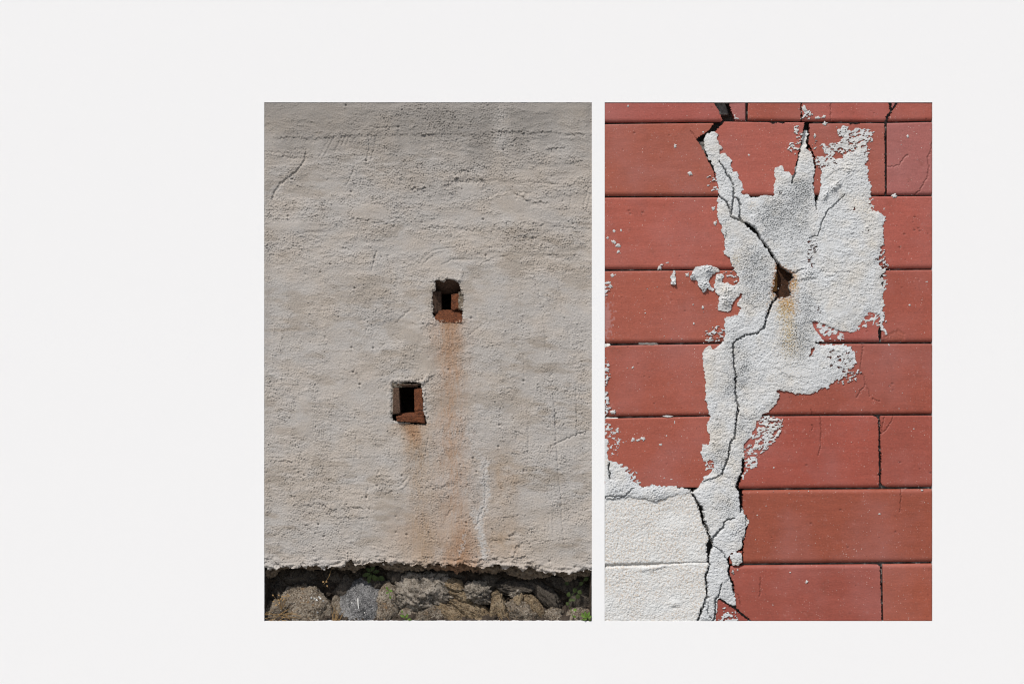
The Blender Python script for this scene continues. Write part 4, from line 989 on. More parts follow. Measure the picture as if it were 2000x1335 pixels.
THIN = [  # polygon, cover, streak direction
    (a2((640, 530), (830, 510), (905, 480), (860, 420), (800, 350), (930, 305), (1010, 350), (1150, 335), (1245, 390), (1255, 450), (1180, 560), (1225, 590), (1190, 660), (1000, 700), (800, 780), (670, 790), (590, 760), (580, 690), (700, 640)), 0.60),
    (a2((310, 340), (380, 310), (450, 340), (455, 420), (400, 640), (350, 710), (330, 640), (230, 560), (300, 510), (390, 460)), 0.42),
    (a2((585, 400), (615, 420), (605, 600), (570, 610)), 0.45),
    (a2((430, 95), (500, 120), (560, 160), (550, 220), (500, 250), (330, 260), (340, 220), (460, 200)), 0.44),
    (a4((1040, 70), (1240, 70), (1260, 180), (1240, 240), (1100, 200)), 0.55),
    (a4((1280, 640), (1390, 620), (1385, 700), (1375, 800), (1440, 860), (1380, 930), (1240, 880), (1270, 780)), 0.47),
    (a4((1350, 1000), (1410, 1010), (1390, 1100), (1410, 1130), (1370, 1170), (1380, 1330), (1240, 1330), (1240, 1120), (1330, 1080)), 0.52),
    (a6((1230, -10), (1350, -10), (1380, 240), (1290, 300), (1240, 250)), 0.6),
    (a6((1150, 360), (1320, 350), (1400, 370), (1405, 450), (1330, 500), (1230, 490), (1080, 560), (1040, 560), (1140, 430)), 0.43),
    (a6((575, 450), (700, 475), (870, 558), (945, 610), (900, 665), (800, 670), (720, 655), (640, 580)), 0.68),
    (a6((590, 705), (750, 705), (900, 700), (990, 735), (1065, 800), (1062, 900), (1020, 985), (900, 1010), (1000, 1060), (870, 1110), (770, 1080), (620, 960), (540, 850)), 0.60),
    (a6((870, 1000), (1060, 970), (1120, 1020), (1060, 1120), (900, 1170), (800, 1120)), 0.36),
    (a7((1800, 255), (1870, 235), (1980, 245), (2060, 245), (2080, 330), (2075, 420), (2010, 500), (1960, 600), (1880, 640), (1720, 690), (1640, 690), (1640, 600), (1740, 560), (1800, 500), (1700, 510), (1770, 430)), 0.54),
    (a7((1640, 700), (1820, 675), (1800, 820), (1690, 870), (1640, 890), (1700, 990), (1640, 975), (1600, 930), (1640, 860)), 0.53),
    (a7((1160, 640), (1220, 740), (1310, 710), (1300, 790), (1270, 860), (1180, 950), (1190, 870), (1210, 840)), 0.50),
    (a7((200, 740), (330, 820), (450, 860), (420, 960), (490, 1000), (440, 1015), (340, 960), (280, 960)), 0.48),
    (a7((65, 280), (140, 310), (130, 400), (250, 380), (240, 420), (160, 480), (65, 500)), 0.50),
    (a7((120, 480), (330, 480), (250, 640), (220, 700), (110, 720)), 0.33),
    (a5((60, -20), (110, -20), (160, 40), (90, 170), (60, 190)), 0.54),
    (a5((60, 870), (110, 880), (130, 1060), (90, 1160), (120, 1340), (60, 1340)), 0.53),
    (a7((60, -10), (120, 0), (110, 60), (140, 100), (90, 260), (60, 260)), 0.56),
    (a5((1200, 560), (1300, 500), (1420, 480), (1440, 600), (1390, 680), (1210, 690)), 0.36),
    (a3((1400, 920), (1540, 915), (1590, 1060), (1500, 1070)), 0.36),
    (a9((1420, 1120), (1460, 1130), (1480, 1200), (1560, 1160), (1600, 1300), (1340, 1310), (1360, 1260), (1400, 1200)), 0.5),
    (a9((1475, 700), (1540, 740), (1545, 800), (1490, 780)), 0.5),
    (a9((1350, 1030), (1420, 1050), (1430, 1080), (1370, 1080)), 0.4),
    (a1((1250, 860), (1340, 900), (1350, 1080), (1240, 1030)), 0.36),
]
mw_x = PR.band(14, 100) * 1.5 + PR.band(5.5, 101) * 0.9
mw_y = PR.band(14, 102) * 1.5 + PR.band(5.5, 103) * 0.9
core = np.zeros(PR.shape, bool)
for p in CORE: core |= PR.pip(p, X + mw_x * 0.62, Y + mw_y * 0.62)
core_s = PR.blur(core, 1.2); core_w = PR.blur(core, 5.0)
lace = np.clip(PR.blur(((X > 1585) & (Y < 322)) | ((X > 1690) & (Y > 470) & (Y < 560)), 8), 0, 1)
core_s = core_s * (1 - lace) + core_w * lace
thin = np.zeros(PR.shape)
for p, c in THIN: thin = np.maximum(thin, (c + 0.075) * PR.blur(PR.pip(p, X + mw_x, Y + mw_y), 2.2))
streak = 0.55 * PR.band(6.0, 104, 0.5, 2.6, -14) + 0.50 * PR.band(12, 105, 0.5, 2.2, -24) + 0.42 * PR.band(4.0, 106, 0.4, 1.5, 5)
cover = np.maximum(core_s + (0.13 + 0.12 * (X > 1600) + 0.06 * lace) * streak * (core_s > 0.03) * (core_s < 0.97), thin + 0.23 * streak * (thin > 0.05))
# places where the red still shows through the repair
BARE = [(a4((500, 540), (620, 530), (640, 700), (560, 760), (620, 890), (530, 880), (480, 800)), 0.36), (a4((1000, 190), (1080, 180), (1070, 300), (1000, 300)), 0.36), (a4((1000, 430), (1260, 430), (1180, 500), (940, 550)), 0.2), (a6((700, 740), (1060, 790), (1030, 930), (860, 1010), (750, 1010), (700, 880)), 0.27), (a6((560, 260), (700, 300), (690, 370), (580, 330)), 0.34), (a1((1480, 880), (1530, 900), (1560, 1050), (1530, 1110)), 0.32), (a6((700, 590), (860, 580), (860, 660), (720, 650)), 0.36), (a6((520, 720), (600, 725), (550, 830), (525, 830)), 0.40), (a2((760, 640), (1060, 600), (1000, 680), (820, 720)), 0.25), (a2((760, 790), (830, 790), (820, 850), (770, 840)), 0.45), (a2((150, 1060), (260, 1070), (230, 1110), (170, 1110)), 0.4)]
for p, c in BARE:
    q = PR.blur(PR.pip(p, X + mw_x, Y + mw_y), 2.0)
    cover -= q * c + 0.26 * q * (streak * 0.7 + 0.2)
cav = lambda A_: 0.25 * (A_[:-1, :-1] + A_[1:, :-1] + A_[:-1, 1:] + A_[1:, 1:])
present = cover > 0.5
red_strip = PR.pip(a2((578, 900), (612, 850), (652, 880), (645, 1080), (610, 1135), (585, 1100)), X + mw_x * 0.5, Y + mw_y * 0.5)
wedge_slit = PR.pip(a6((560, 445), (590, 500), (650, 580), (720, 680), (700, 680), (630, 590), (575, 510)), X + cw_x * 0.5, Y + cw_y * 0.5)
present &= ~red_strip & ~rh & ~wedge_slit
present &= ~(DC < 0.0)
block_area = PR.pip(a7((60, 1180), (200, 1180), (330, 1145), (400, 1165), (520, 1165), (640, 1205), (700, 1180), (850, 1130), (1000, 1110), (1040, 1075), (1062, 1130), (1120, 1230), (1170, 1335)) + a9((1160, 10), (1180, 140), (1225, 250), (1262, 360), (1250, 560), (1242, 600), (1250, 650), (1210, 800), (1230, 1015), (1120, 1290), (1110, 1340), (50, 1340)), X + mw_x * 0.3, Y + mw_y * 0.3)
present &= ~(PR.blur(block_area, 2.0) > 0.86)

soft = PR.blur(present, 2.0); soft2 = PR.blur(core, 9)
sand = np.zeros(PR.shape)       # coarse sandy zones
SAND = [a3((1860, 120), (2050, 90), (2050, 560), (1900, 620), (1800, 330), (1760, 250)), a2((-30, 1130), (260, 1000), (420, 880), (560, 960), (580, 1250), (250, 1335), (-30, 1335)), a4((-30, 150), (300, 90), (580, 110), (520, 420), (420, 620), (200, 560), (0, 400)), a6((380, 60), (560, 100), (590, 400), (560, 700), (520, 830), (300, 850), (150, 700), (330, 450)), a3((1400, 380), (1500, 400), (1460, 560), (1420, 520)), a5((1400, 450), (1560, 560), (1700, 760), (1720, 1000), (1640, 1335), (1360, 1335), (1480, 900)), a5((1700, -20), (1960, -20), (1960, 300), (1700, 350), (1600, 200)), a3((1650, 600), (1950, 780), (1950, 1335), (1640, 1335), (1600, 1000)), a7((1250, 240), (1400, 300), (1380, 480), (1260, 420)), a7((1560, 150), (1800, 200), (1760, 400), (1560, 560)), a7((1330, 1150), (1560, 1150), (1580, 1340), (1350, 1340)), a9((1360, 0), (1560, 0), (1540, 100), (1430, 120)), a7((1280, 560), (1480, 550), (1430, 850), (1280, 900))]
for p in SAND: sand = np.maximum(sand, PR.blur(PR.pip(p, X + mw_x * 3, Y + mw_y * 3), 6))
sand = np.clip(sand * (0.85 + 0.25 * PR.low(10, 110)), 0, 1.15)
grain = 0.72 * PR.band(3.3, 111, 0.30) + 0.42 * PR.band(5.0, 112, 0.4) + 0.32 * PR.band(9, 113, 0.5)
grain_n = np.sign(grain) * np.abs(grain) ** 1.1
Hm = 0.1 + 0.55 * sstep(0.3, 0.95, soft) + 1.9 * sstep(0.5, 1.0, soft2)
Hm += grain_n * (0.40 + 0.42 * sand) * (0.45 + 0.55 * sstep(0.3, 0.95, soft2)) + PR.low(22, 114) * 0.42
Hm += (0.17 * PR.band(8, 115, 0.5, 1.8, 10) + 0.16 * PR.band(6, 116, 0.5, 1.6, -14)) * (1 - sand) + 0.22 * PR.band(18, 117, 0.5, 1.6, 10)
Hm -= 1.5 * np.clip(-grain - 1.0, 0, 1.5) * (0.25 + 0.75 * sand)
smooth_z = np.zeros(PR.shape)
for p in [a3((1740, 110), (1900, 100), (1840, 200), (1740, 240)), a6((700, 290), (1000, 300), (1130, 380), (900, 400), (700, 350)), a6((600, 470), (850, 560), (920, 620), (720, 620)), a6((160, 970), (420, 1000), (560, 1080), (400, 1100), (200, 1060)), a1((1220, 430), (1320, 460), (1340, 640), (1240, 560)), a4((640, 620), (900, 600), (840, 700), (640, 690)), a3((1480, 350), (1600, 380), (1650, 480), (1480, 560))]:
    smooth_z = np.maximum(smooth_z, PR.blur(PR.pip(p, X + mw_x * 2, Y + mw_y * 2), 3))
flat_h = PR.blur(Hm, 4)
Hm = Hm * (1 - 0.72 * smooth_z) + flat_h * 0.72 * smooth_z
for px, py, r, hh in [(*a2((800, 1030))[0], 7, 4), (*a2((720, 1090))[0], 5, 3), (*a2((850, 985))[0], 6, 3), (*a2((960, 820))[0], 10, 2.0), (*a2((700, 1130))[0], 4, 3), (*a4((500, 950))[0], 13, 3.0), (*a3((1240, 900))[0], 12, 4), (*a3((1190, 1100))[0], 9, 5), (*a3((1060, 980))[0], 6, 4), (*a3((1360, 1000))[0], 6, 3), (*a5((1440, 220))[0], 10, 4), (*a3((1440, 1140))[0], 10, 3), (*a3((850, 1060))[0], 6, 4), (*a9((1560, 590))[0], 9, 2), (*a9((1560, 260))[0], 14, 2), (*a7((640, 1110))[0], 20, 1.6), (*a7((200, 560 + 500))[0], 14, 1.5)]:
    Hm += hh * np.exp(-((X - px) ** 2 + (Y - py) ** 2) / (r * r)) * (1 + 0.4 * PR.band(6, 118))
# raised lips of old sheets of mortar: (points, height, reach), high on the upper side
MLEDGE = [(a6((580, 455), (700, 480), (870, 560)), 2.6, 9), (a4((330, 930), (240, 890), (200, 860)), -2, 8), (a4((600, 990), (500, 1020), (390, 1020)), -1.8, 6), (a2((760, 870), (900, 800), (1020, 830)), 1.0, 8), (a2((690, 1060), (790, 1050), (880, 990)), 1.0, 9), (a4((560, 860), (520, 830), (470, 880)), 2.0, 6), (a6((160, 980), (300, 1070), (440, 1080)), 1.4, 8), (a6((200, 1040), (330, 1110), (430, 1110)), 1.0, 6), (a6((-20, 900), (100, 780), (160, 640)), -1.5, 9), (a7((1000, 1120), (850, 1140), (640, 1205)), -0.7, 8), (a7((640, 1205), (400, 1165), (330, 1140)), -0.7, 8), (a4((850, 700), (980, 730), (900, 720)), 1.3, 5), (a3((1400, 420), (1440, 480), (1420, 560)), -2, 5), (a7((1580, 220), (1700, 280), (1800, 260)), 1.6, 7), (a7((1170, 1000), (1300, 950), (1390, 915)), 1.5, 7)]
for pts, hgt, reach in MLEDGE:
    d, sg = PR.dist(pts, reach * 2.2, None, mw_x * 0.5, mw_y * 0.5, side=True)
    f = np.exp(-(d / reach) ** 2) * (d < reach * 2.15)
    Hm += np.where(sg > 0, -0.5 * hgt * f, 0.5 * hgt * f)
Hm -= 0.35 * np.exp(-(np.clip(DG, 0, None) / 1.6) ** 2)
groove = 11.0 * np.exp(-(np.clip(DG, 0, None) / 0.58) ** 2)
strip = PR.pip(a2((480, 360), (518, 366), (490, 560), (435, 545)))
Hm -= 5.5 * PR.blur(strip, 1.2)          # mortar sunk in the open joint
Hm = np.where(present, np.maximum(Hm, np.where(strip, -6, -0.05)), Hm) - groove

mc = np.zeros(PR.shape + (3,))
white = np.array((0.580, 0.592, 0.600)); greyc = np.array((0.455, 0.465, 0.470)); cream = np.array((0.60, 0.55, 0.475))
t = np.clip(sand * 0.85 + 0.20 * PR.low(9, 120) + 0.10 * PR.band(7, 125, 0.5), 0, 1)[..., None]
mc[:] = white * (1 - t) + greyc * t
t = np.clip(0.18 * PR.low(16, 121) + 0.05, 0, 0.6)[..., None]
mc = mc * (1 - t) + cream * t
# dark sand grains
dg = sstep(1.1, 1.6, PR.band(4.2, 122, 0.35)) * (0.22 + 0.78 * sand)
mc = mc * (1 - 0.62 * dg[..., None]) + np.array((0.09, 0.088, 0.082)) * 0.62 * dg[..., None]
def rblob(cx, cy, rx, ry): return np.exp(-(((X - cx + mw_x * 1.5) / rx) ** 2 + ((Y - cy + mw_y * 1.5) / ry) ** 2))
OCH = np.array((0.42, 0.235, 0.06)); OCH2 = np.array((0.43, 0.32, 0.155)); RUS = np.array((0.24, 0.09, 0.025))
for cx, cy, rx, ry, a, c in ((1531, 604, 15, 26, 0.85, OCH2), (1535, 592, 15, 13, 0.75, OCH), (1541, 645, 11, 34, 0.65, OCH2), (1549, 554, 9, 18, 0.95, OCH), (1546, 600, 8, 16, 0.7, OCH), (1513, 552, 4, 14, 0.8, OCH), (1509, 578, 5, 10, 0.6, OCH), (1540, 680, 28, 26, 0.30, OCH2), (1542, 730, 40, 22, 0.30, cream), (1470, 400, 10, 8, 0.5, cream), (1437, 510, 8, 12, 0.5, OCH2), (1501, 603, 3, 10, 0.6, OCH), (1525, 522, 14, 5, 0.5, OCH2), (1391, 1010, 20, 30, 0.35, cream), (1436, 946, 8, 10, 0.5, cream), (1520, 840, 30, 40, 0.35, cream), (1440, 905, 20, 40, 0.3, cream), (1640, 290, 80, 50, 0.3, cream), (1690, 395, 30, 20, 0.4, cream), (1700, 415, 20, 14, 0.35, cream)):
    q = np.clip(a * rblob(cx, cy, rx, ry) * (0.8 + 0.5 * PR.band(6, 123)), 0, 0.9)[..., None]
    mc = mc * (1 - q) + c * q
drh = PR.dist(rust_hole, 9, closed=True)
q = np.clip(np.exp(-(drh / 3.6) ** 2) * np.clip(0.5 + 0.7 * PR.band(9, 124), 0, 1), 0, 0.9)[..., None]
mc = mc * (1 - q) + RUS * q
relief('mortar_repair', PR, Hm, PR.cells3(present), M['mortar'], tile_wall, -24.0, mc, (0.30, 0.29, 0.27))

# ---- white painted blocks at the foot
hb = -1.0 + PR.low(24, 130) * 0.4 + grain_n * 0.32 + 0.20 * PR.band(9, 131, 0.5) + 0.16 * PR.band(20, 132, 0.5)
groove_pts = a9((60, 668), (200, 660), (360, 656), (560, 650), (740, 642), (900, 634), (1050, 630), (1240, 630), (1480, 640))
gd = PR.dist(groove_pts, 12)
gw = np.interp(X, [1181, 1290, 1300, 1400], [2.6, 2.6, 1.5, 1.2])
hb -= np.interp(X, [1181, 1290, 1330, 1400], [4.5, 4.2, 2.0, 1.6]) * np.exp(-(gd / gw) ** 2)
lip = PR.dist(a9((480, 705), (620, 690), (740, 650)), 10)
hb += 1.8 * np.exp(-(lip / 3.5) ** 2)
hb += 2.2 * np.exp(-((X - 1316) ** 2 / 90 + (Y - 1178) ** 2 / 40)) - 1.8 * np.exp(-((X - 1318) ** 2 / 60 + (Y - 1187) ** 2 / 10))
hb -= 1.0 * np.exp(-(np.clip(DG, 0, None) / 1.6) ** 2) + groove
bmask = block_area & ~(DC < 0.0)
bc = np.zeros(PR.shape + (3,)); bc[:] = (0.615, 0.618, 0.608)
t = np.clip(sstep(0.2, 1.8, PR.band(9, 133, 0.6)) * 0.40 + sstep(0.6, 1.6, PR.band(4.2, 134, 0.4)) * 0.42, 0, 0.8) * np.clip(1.0 + 0.6 * PR.low(16, 135) + 0.45 * np.exp(-((Y - 985) / 30) ** 2), 0, 1.3)
t = np.clip(t, 0, 0.8)[..., None]
bc = bc * (1 - t) + np.array((0.46, 0.345, 0.235)) * t
q = (0.55 * sstep(2.6, 0.5, gd) * (X < 1300))[..., None]
bc = bc * (1 - q) + np.array((0.36, 0.34, 0.31)) * q
gy = np.interp(X, [p[0] for p in groove_pts], [p[1] for p in groove_pts])
relief('white_block', PR, hb, PR.cells3(bmask & (Y < gy + PR.ry * 0.5)), M['block'], tile_wall, -24.0, bc, (0.30, 0.28, 0.25))
relief('white_block', PR, hb, PR.cells3(bmask & (Y >= gy - PR.ry * 0.5)), M['block'], tile_wall, -24.0, bc, (0.30, 0.28, 0.25))

# ---- rusty bar end in the broken pocket, grey bedding in the open crack above
rough_brick('iron_bar', a4((150, 820), (420, 900), (330, 1260), (120, 1260)), (-20, -18, -13, -15), 16, M['iron'], tile_wall, 0.8, seed=31)
rough_brick('rust_scale', a4((105, 950), (172, 950), (168, 1150), (85, 1160)), (-5, -10, -10, -4), 14, mat_plain('flaking_orange_rust', (0.20, 0.075, 0.02), scale=120, col2=(0.42, 0.22, 0.07), bdist=0.003), tile_wall, 1.0, seed=32)
rough_brick('mortar_lump', a1((1290, 20), (1420, 20), (1480, 190), (1340, 200)), (-11, -11, -16, -13), 24, M['backing'], tile_wall, 2.0, seed=33)
rough_brick('mortar_lump', a1((1130, 490), (1230, 500), (1230, 640), (1140, 600)), (-9, -8, -8, -9), 24, M['backing'], tile_wall, 1.6, seed=34)
rough_brick('mortar_lump', a5((450, 690), (660, 692), (680, 716), (450, 716)), (-3, -3, -2, -2), 12, M['backing'], tile_wall, 1.0, seed=35)
rough_brick('mortar_lump', a7((60, 262), (215, 262), (225, 284), (60, 286)), (-3, -4, -2, -2), 10, M['lime'], tile_wall, 1.0, seed=36)
rough_brick('mortar_lump', a5((60, 700), (120, 705), (130, 722), (60, 745)), (-2, -3, -1.5, -1), 10, M['lime'], tile_wall, 1.0, seed=37)

for par, xa, xb in ((plaster_wall, LX0, LX1), (tile_wall, RX0, RX1)):
    bm = bmesh.new()
    add_box(bm, tuple(wpt(xa + 1, PY1 - 1, -155)), (wpt(xb - 1, PY0 + 1, 0).x, 0.335, wpt(0, PY0 + 1).z))
    mesh_bm('wall_core', bm, M['backing'], par, smooth=False)

# ---- splashes of mortar on the tiles
splash_mat = mat_plain('dried_mortar_splash', (0.55, 0.545, 0.53), 0.12, 200, bscale=500, bdist=0.002)
def splash_geo(bm, px, py, rx, ry, rot, hgt, seed, segs=18, rings=4):
    r_ = random.Random(seed)
    a = math.radians(rot); ca, sa = math.cos(a), math.sin(a)
    off = Vector((seed * 1.7, seed * 0.9, 3.0))
    ringsv = []
    for k in range(rings):
        f = 1 - k / rings
        vs = []
        for s_ in range(segs):
            t_ = 2 * math.pi * s_ / segs
            w = 1 + 0.95 * mnoise.noise(Vector((math.cos(t_) * 1.6, math.sin(t_) * 1.6, 0)) + off)
            x, y = math.cos(t_) * rx * f * w, math.sin(t_) * ry * f * w
            z = hgt * math.sqrt(max(0, 1 - f ** 2.4)) + (0.35 * hgt * mnoise.noise(Vector((x, y, seed)) * 0.5) if k else 0)
            vs.append(bm.verts.new(wpt(px + x * ca - y * sa, py + x * sa + y * ca, -1.3 + (0.66 * z if k else -0.8))))
        ringsv.append(vs)
    top = bm.verts.new(wpt(px, py, -1.3 + 0.66 * hgt))
    for k in range(rings - 1):
        for s_ in range(segs):
            bm.faces.new([ringsv[k][s_], ringsv[k][(s_ + 1) % segs], ringsv[k + 1][(s_ + 1) % segs], ringsv[k + 1][s_]])
    for s_ in range(segs): bm.faces.new([ringsv[-1][s_], ringsv[-1][(s_ + 1) % segs], top])

SPLASH = [  # where, radii, turn, height
    (a1((1030, 860)), 5, 4, 20, 3), (a1((865, 550)), 3.6, 4.2, -30, 2.4), (a3((1300, 215)), 3.6, 4.6, 30, 2.6), (a3((1318, 380)), 2.8, 5, 15, 2.4), (a3((170, 472)), 4, 3.5, 30, 2), (a3((250, 462)), 2.4, 3, 0, 2), (a3((97, 548)), 3.2, 2.8, 0, 2),
    (a3((170, 595)), 6, 3.2, 38, 2.4), (a3((220, 630)), 6.2, 3.8, 20, 2.4), (a3((217, 705)), 5.2, 2.4, -42, 2), (a3((685, 880)), 5, 4, -50, 2.4), (a3((712, 853)), 4, 1.6, -15, 1.8), (a3((772, 830)), 3, 1.2, -10, 1.4), (a3((1000, 968)), 4.6, 4, -50, 2.6), (a3((150, 975)), 4.2, 4.2, 50, 2), (a3((185, 966)), 2.4, 1.6, -20, 1.4), (a3((130, 1090)), 4.2, 4, 50, 2),
    (a7((165, 198)), 5.6, 4.6, -35, 3), (a7((778, 250)), 8, 2.2, 4, 2.2), (a7((385, 515)), 5, 4, 10, 3), (a7((440, 518)), 6, 3, -10, 3), (a7((500, 500)), 6, 4, -10, 3.4), (a7((700, 565)), 3, 3.4, 0, 2), (a7((765, 468)), 2.4, 1.6, -40, 1.4), (a7((450, 1000)), 5, 3, 10, 2.4), (a7((857, 315)), 1.0, 4, 3, 1.2), (a7((205, 395)), 3, 5, 35, 1.8), (a7((820, 960)), 2.6, 1.0, 0, 1.2), (a7((740, 945)), 1.8, 0.9, 0, 1.2),
    (a2((1490, 1120)), 5.2, 4.4, 0, 3), (a2((1640, 442)), 2.6, 3, 0, 2), (a2((625, 232)), 5.5, 3.4, 8, 2.6), (a2((690, 222)), 4.6, 3, -20, 2.4), (a2((710, 298)), 4.6, 4, -10, 2.4), (a2((535, 190)), 2.6, 5.4, 6, 2.6), (a2((525, 240)), 3, 2.2, -30, 1.6), (a2((475, 130)), 4, 8, -28, 2.0), (a2((590, 440)), 2.4, 5, 8, 2), (a2((80, 1018)), 2, 1.4, 0, 1.4),
    (a1((330, 100)), 1.8, 2.2, 0, 1.6), (a1((1180, 395)), 2, 2.2, 20, 1.6), (a1((1560, 240)), 5, 1.5, 10, 1.6), (a1((1540, 215)), 1.3, 3.6, -10, 1.6), (a1((1700, 655)), 3, 2.2, 0, 1.2), (a4((1420, 860)), 2, 2.4, 0, 1.8), (a4((1860, 1045)), 3.2, 1.2, 0, 1.8), (a4((1375, 220)), 1.2, 2.4, 10, 1.2), (a4((1385, 1050)), 3, 7, 20, 2.0), (a4((1385, 1130)), 4.6, 2, -35, 2.0), (a6((1665, 262)), 2.8, 2, 20, 1.6), (a6((1432, 715)), 2, 1.6, 30, 1.2),
    (a8((125, 828)), 2.2, 2, 0, 1.8), (a8((220, 292)), 1.2, 3, 20, 1.4), (a8((1712, 388)), 2.0, 1.2, 0, 1.2), (a8((1805, 1085)), 2.6, 1.6, 10, 1.6), (a10((502, 845)), 2.6, 3, 0, 1.6), (a10((1322, 75)), 2.6, 1.4, -10, 1.6), (a10((310, 738)), 1.6, 1.2, 0, 1.2), (a5((383, 972)), 3, 1.7, -35, 1.8), (a5((1075, 475)), 1.8, 2.4, 0, 1.4), (a5((1067, 258)), 1.2, 1.5, 0, 1.2), (a5((525, 355)), 2.0, 1.0, -30, 1.2), (a5((1180, 290)), 2.6, 4, -10, 1.6), (a5((1250, 665)), 6.5, 2.6, -8, 1.6), (a6((910, 1158)), 2.4, 1.0, 5, 1.2), (a6((990, 1095)), 3, 1.0, 10, 1.2), (a9((1795, 90)), 1.5, 1.5, 0, 1.2), (a9((1572, 712)), 1.6, 1.6, 0, 1.2),
]
for i, (p, rx, ry, rot, hg) in enumerate(SPLASH):
    bm = bmesh.new()
    splash_geo(bm, p[0][0], p[0][1], rx, ry, rot, hg, i + 11)
    mesh_bm('mortar_splash', bm, splash_mat, tile_wall)
bm = bmesh.new()
rs = random.Random(44)
k = 0
while k < 260:
    x, y = rs.uniform(RX0 + 3, RX1 - 3), rs.uniform(PY0 + 3, PY1 - 3)
    ci, ri = int((x - RX0) / PR.rx), int((y - PY0) / PR.ry)
    if present[ri, ci] or block_area[ri, ci]: continue
    r_ = 0.45 + 0.9 * rs.random() ** 3
    splash_geo(bm, x, y, r_, r_ * rs.uniform(0.6, 1.1), rs.uniform(0, 90), 1.1, 500 + k, 6, 2)
    k += 1
o = mesh_bm('mortar_specks', bm, splash_mat, tile_wall)
o['kind'] = 'stuff'

# ================================================================== weeds in the rubble
def leaf_geo(bm, base, d, length, width, up, fold=0.15, curl=0.25):
    """a pointed leaf along direction d, with a folded midrib (units of the wall face)"""
    d = Vector(d).normalized(); side = d.cross(Vector(up)).normalized(); nrm = side.cross(d).normalized()
    rows = []
    prof = [0.12, 0.62, 0.95, 1.0, 0.72, 0.06]
    for i, w in enumerate(prof):
        t_ = i / (len(prof) - 1)
        c = Vector(base) + d * length * t_ - nrm * curl * length * t_ * t_
        rows.append([bm.verts.new(inw((c + side * s_ * w * width / 2 + nrm * (fold * width * abs(s_) * w)))) for s_ in (-1, 0, 1)])
    for i in range(len(rows) - 1):
        for j in (0, 1): bm.faces.new([rows[i][j], rows[i][j + 1], rows[i + 1][j + 1], rows[i + 1][j]])

def stem_geo(bm, pts, r0, r1, segs=5):
    rings = []
    for i, p in enumerate(pts):
        p = Vector(p)
        q = Vector(pts[min(i + 1, len(pts) - 1)]) - Vector(pts[max(i - 1, 0)])
        q.normalize()
        u = q.orthogonal().normalized(); w = q.cross(u)
        r = r0 + (r1 - r0) * i / (len(pts) - 1)
        rings.append([bm.verts.new(inw((p + (u * math.cos(2 * math.pi * k_ / segs) + w * math.sin(2 * math.pi * k_ / segs)) * r))) for k_ in range(segs)])
    for i in range(len(rings) - 1):
        for k_ in range(segs):
            bm.faces.new([rings[i][k_], rings[i][(k_ + 1) % segs], rings[i + 1][(k_ + 1) % segs], rings[i + 1][k_]])

def plant(name, label, cat, base, leaves, stems, leaf_mat, stem_mat, group=None, leaf_name='leaf', dz=0.0):
    leaves = [((b[0], b[1], b[2] + dz), d, ln, w) for b, d, ln, w in leaves]
    stems = [([(x, y, z + dz) for x, y, z in pts], r0, r1) for pts, r0, r1 in stems]
    t_ = empty(name, wpt(*base)); tag(t_, label, cat, group or ('weeds growing among the rubble stones' if name == 'weed' else None))
    for pts, r0, r1 in stems:
        bm = bmesh.new(); stem_geo(bm, pts, r0, r1); mesh_bm('stem', bm, M[stem_mat], t_)
    for (b, d, ln, w) in leaves:
        bm = bmesh.new(); leaf_geo(bm, b, d, ln, w, (0, -0.35, 1)); mesh_bm(leaf_name, bm, M[leaf_mat], t_)
    return t_

plant('weed', 'broad leaved green weed in the shaded gap under the plaster edge, above the grey stone', 'weed', (722, 1138, -20),
      [((724, 1124, -8), (-0.5, 0.8, 0.1), 16, 8), ((722, 1122, -8), (-1, 0.25, 0.1), 17, 8), ((724, 1118, -7), (0.35, -1, 0.15), 13, 8), ((726, 1120, -8), (1, -0.25, 0.1), 14, 7), ((722, 1119, -9), (-0.7, -0.6, 0.1), 12, 7), ((727, 1124, -9), (0.35, 1, 0.1), 14, 9), ((720, 1126, -9), (-0.15, 1, 0.2), 15, 8), ((736, 1130, -16), (0.9, 0.3, 0.1), 14, 10), ((733, 1128, -14), (0.3, 1, 0), 12, 9)],
      [([(726, 1140, -22), (724, 1130, -14), (723, 1120, -9)], 0.9, 0.6), ([(728, 1140, -22), (732, 1132, -16), (736, 1128, -14)], 0.8, 0.5)], 'leaf_dark', 'leaf_dark', dz=-19)
plant('weed', 'tiny bright green sprout between the grey stone and the pale porous stone', 'weed', (760, 1162, -10),
      [((758, 1152, -4), (-0.5, -0.9, 0.2), 8, 4), ((759, 1152, -4), (0.7, 0.2, 0.2), 8, 5), ((759, 1156, -4), (-0.7, 0.3, 0.2), 6, 4), ((761, 1163, -5), (0.3, 1, 0.1), 7, 4)],
      [([(762, 1168, -10), (760, 1158, -5), (758, 1150, -4)], 0.6, 0.4)], 'leaf', 'leaf')
plant('weed', 'small green leaves at the foot of the pale porous stone', 'weed', (792, 1208, -6),
      [((790, 1204, 0), (-0.8, -0.4, 0.2), 9, 5), ((793, 1206, 0), (0.4, -0.9, 0.2), 9, 5), ((796, 1208, 0), (0.9, 0.2, 0.1), 8, 5), ((786, 1197, -1), (-0.2, -1, 0.2), 7, 3)],
      [([(794, 1214, -6), (792, 1206, -1), (787, 1198, -1)], 0.6, 0.4)], 'leaf', 'leaf')
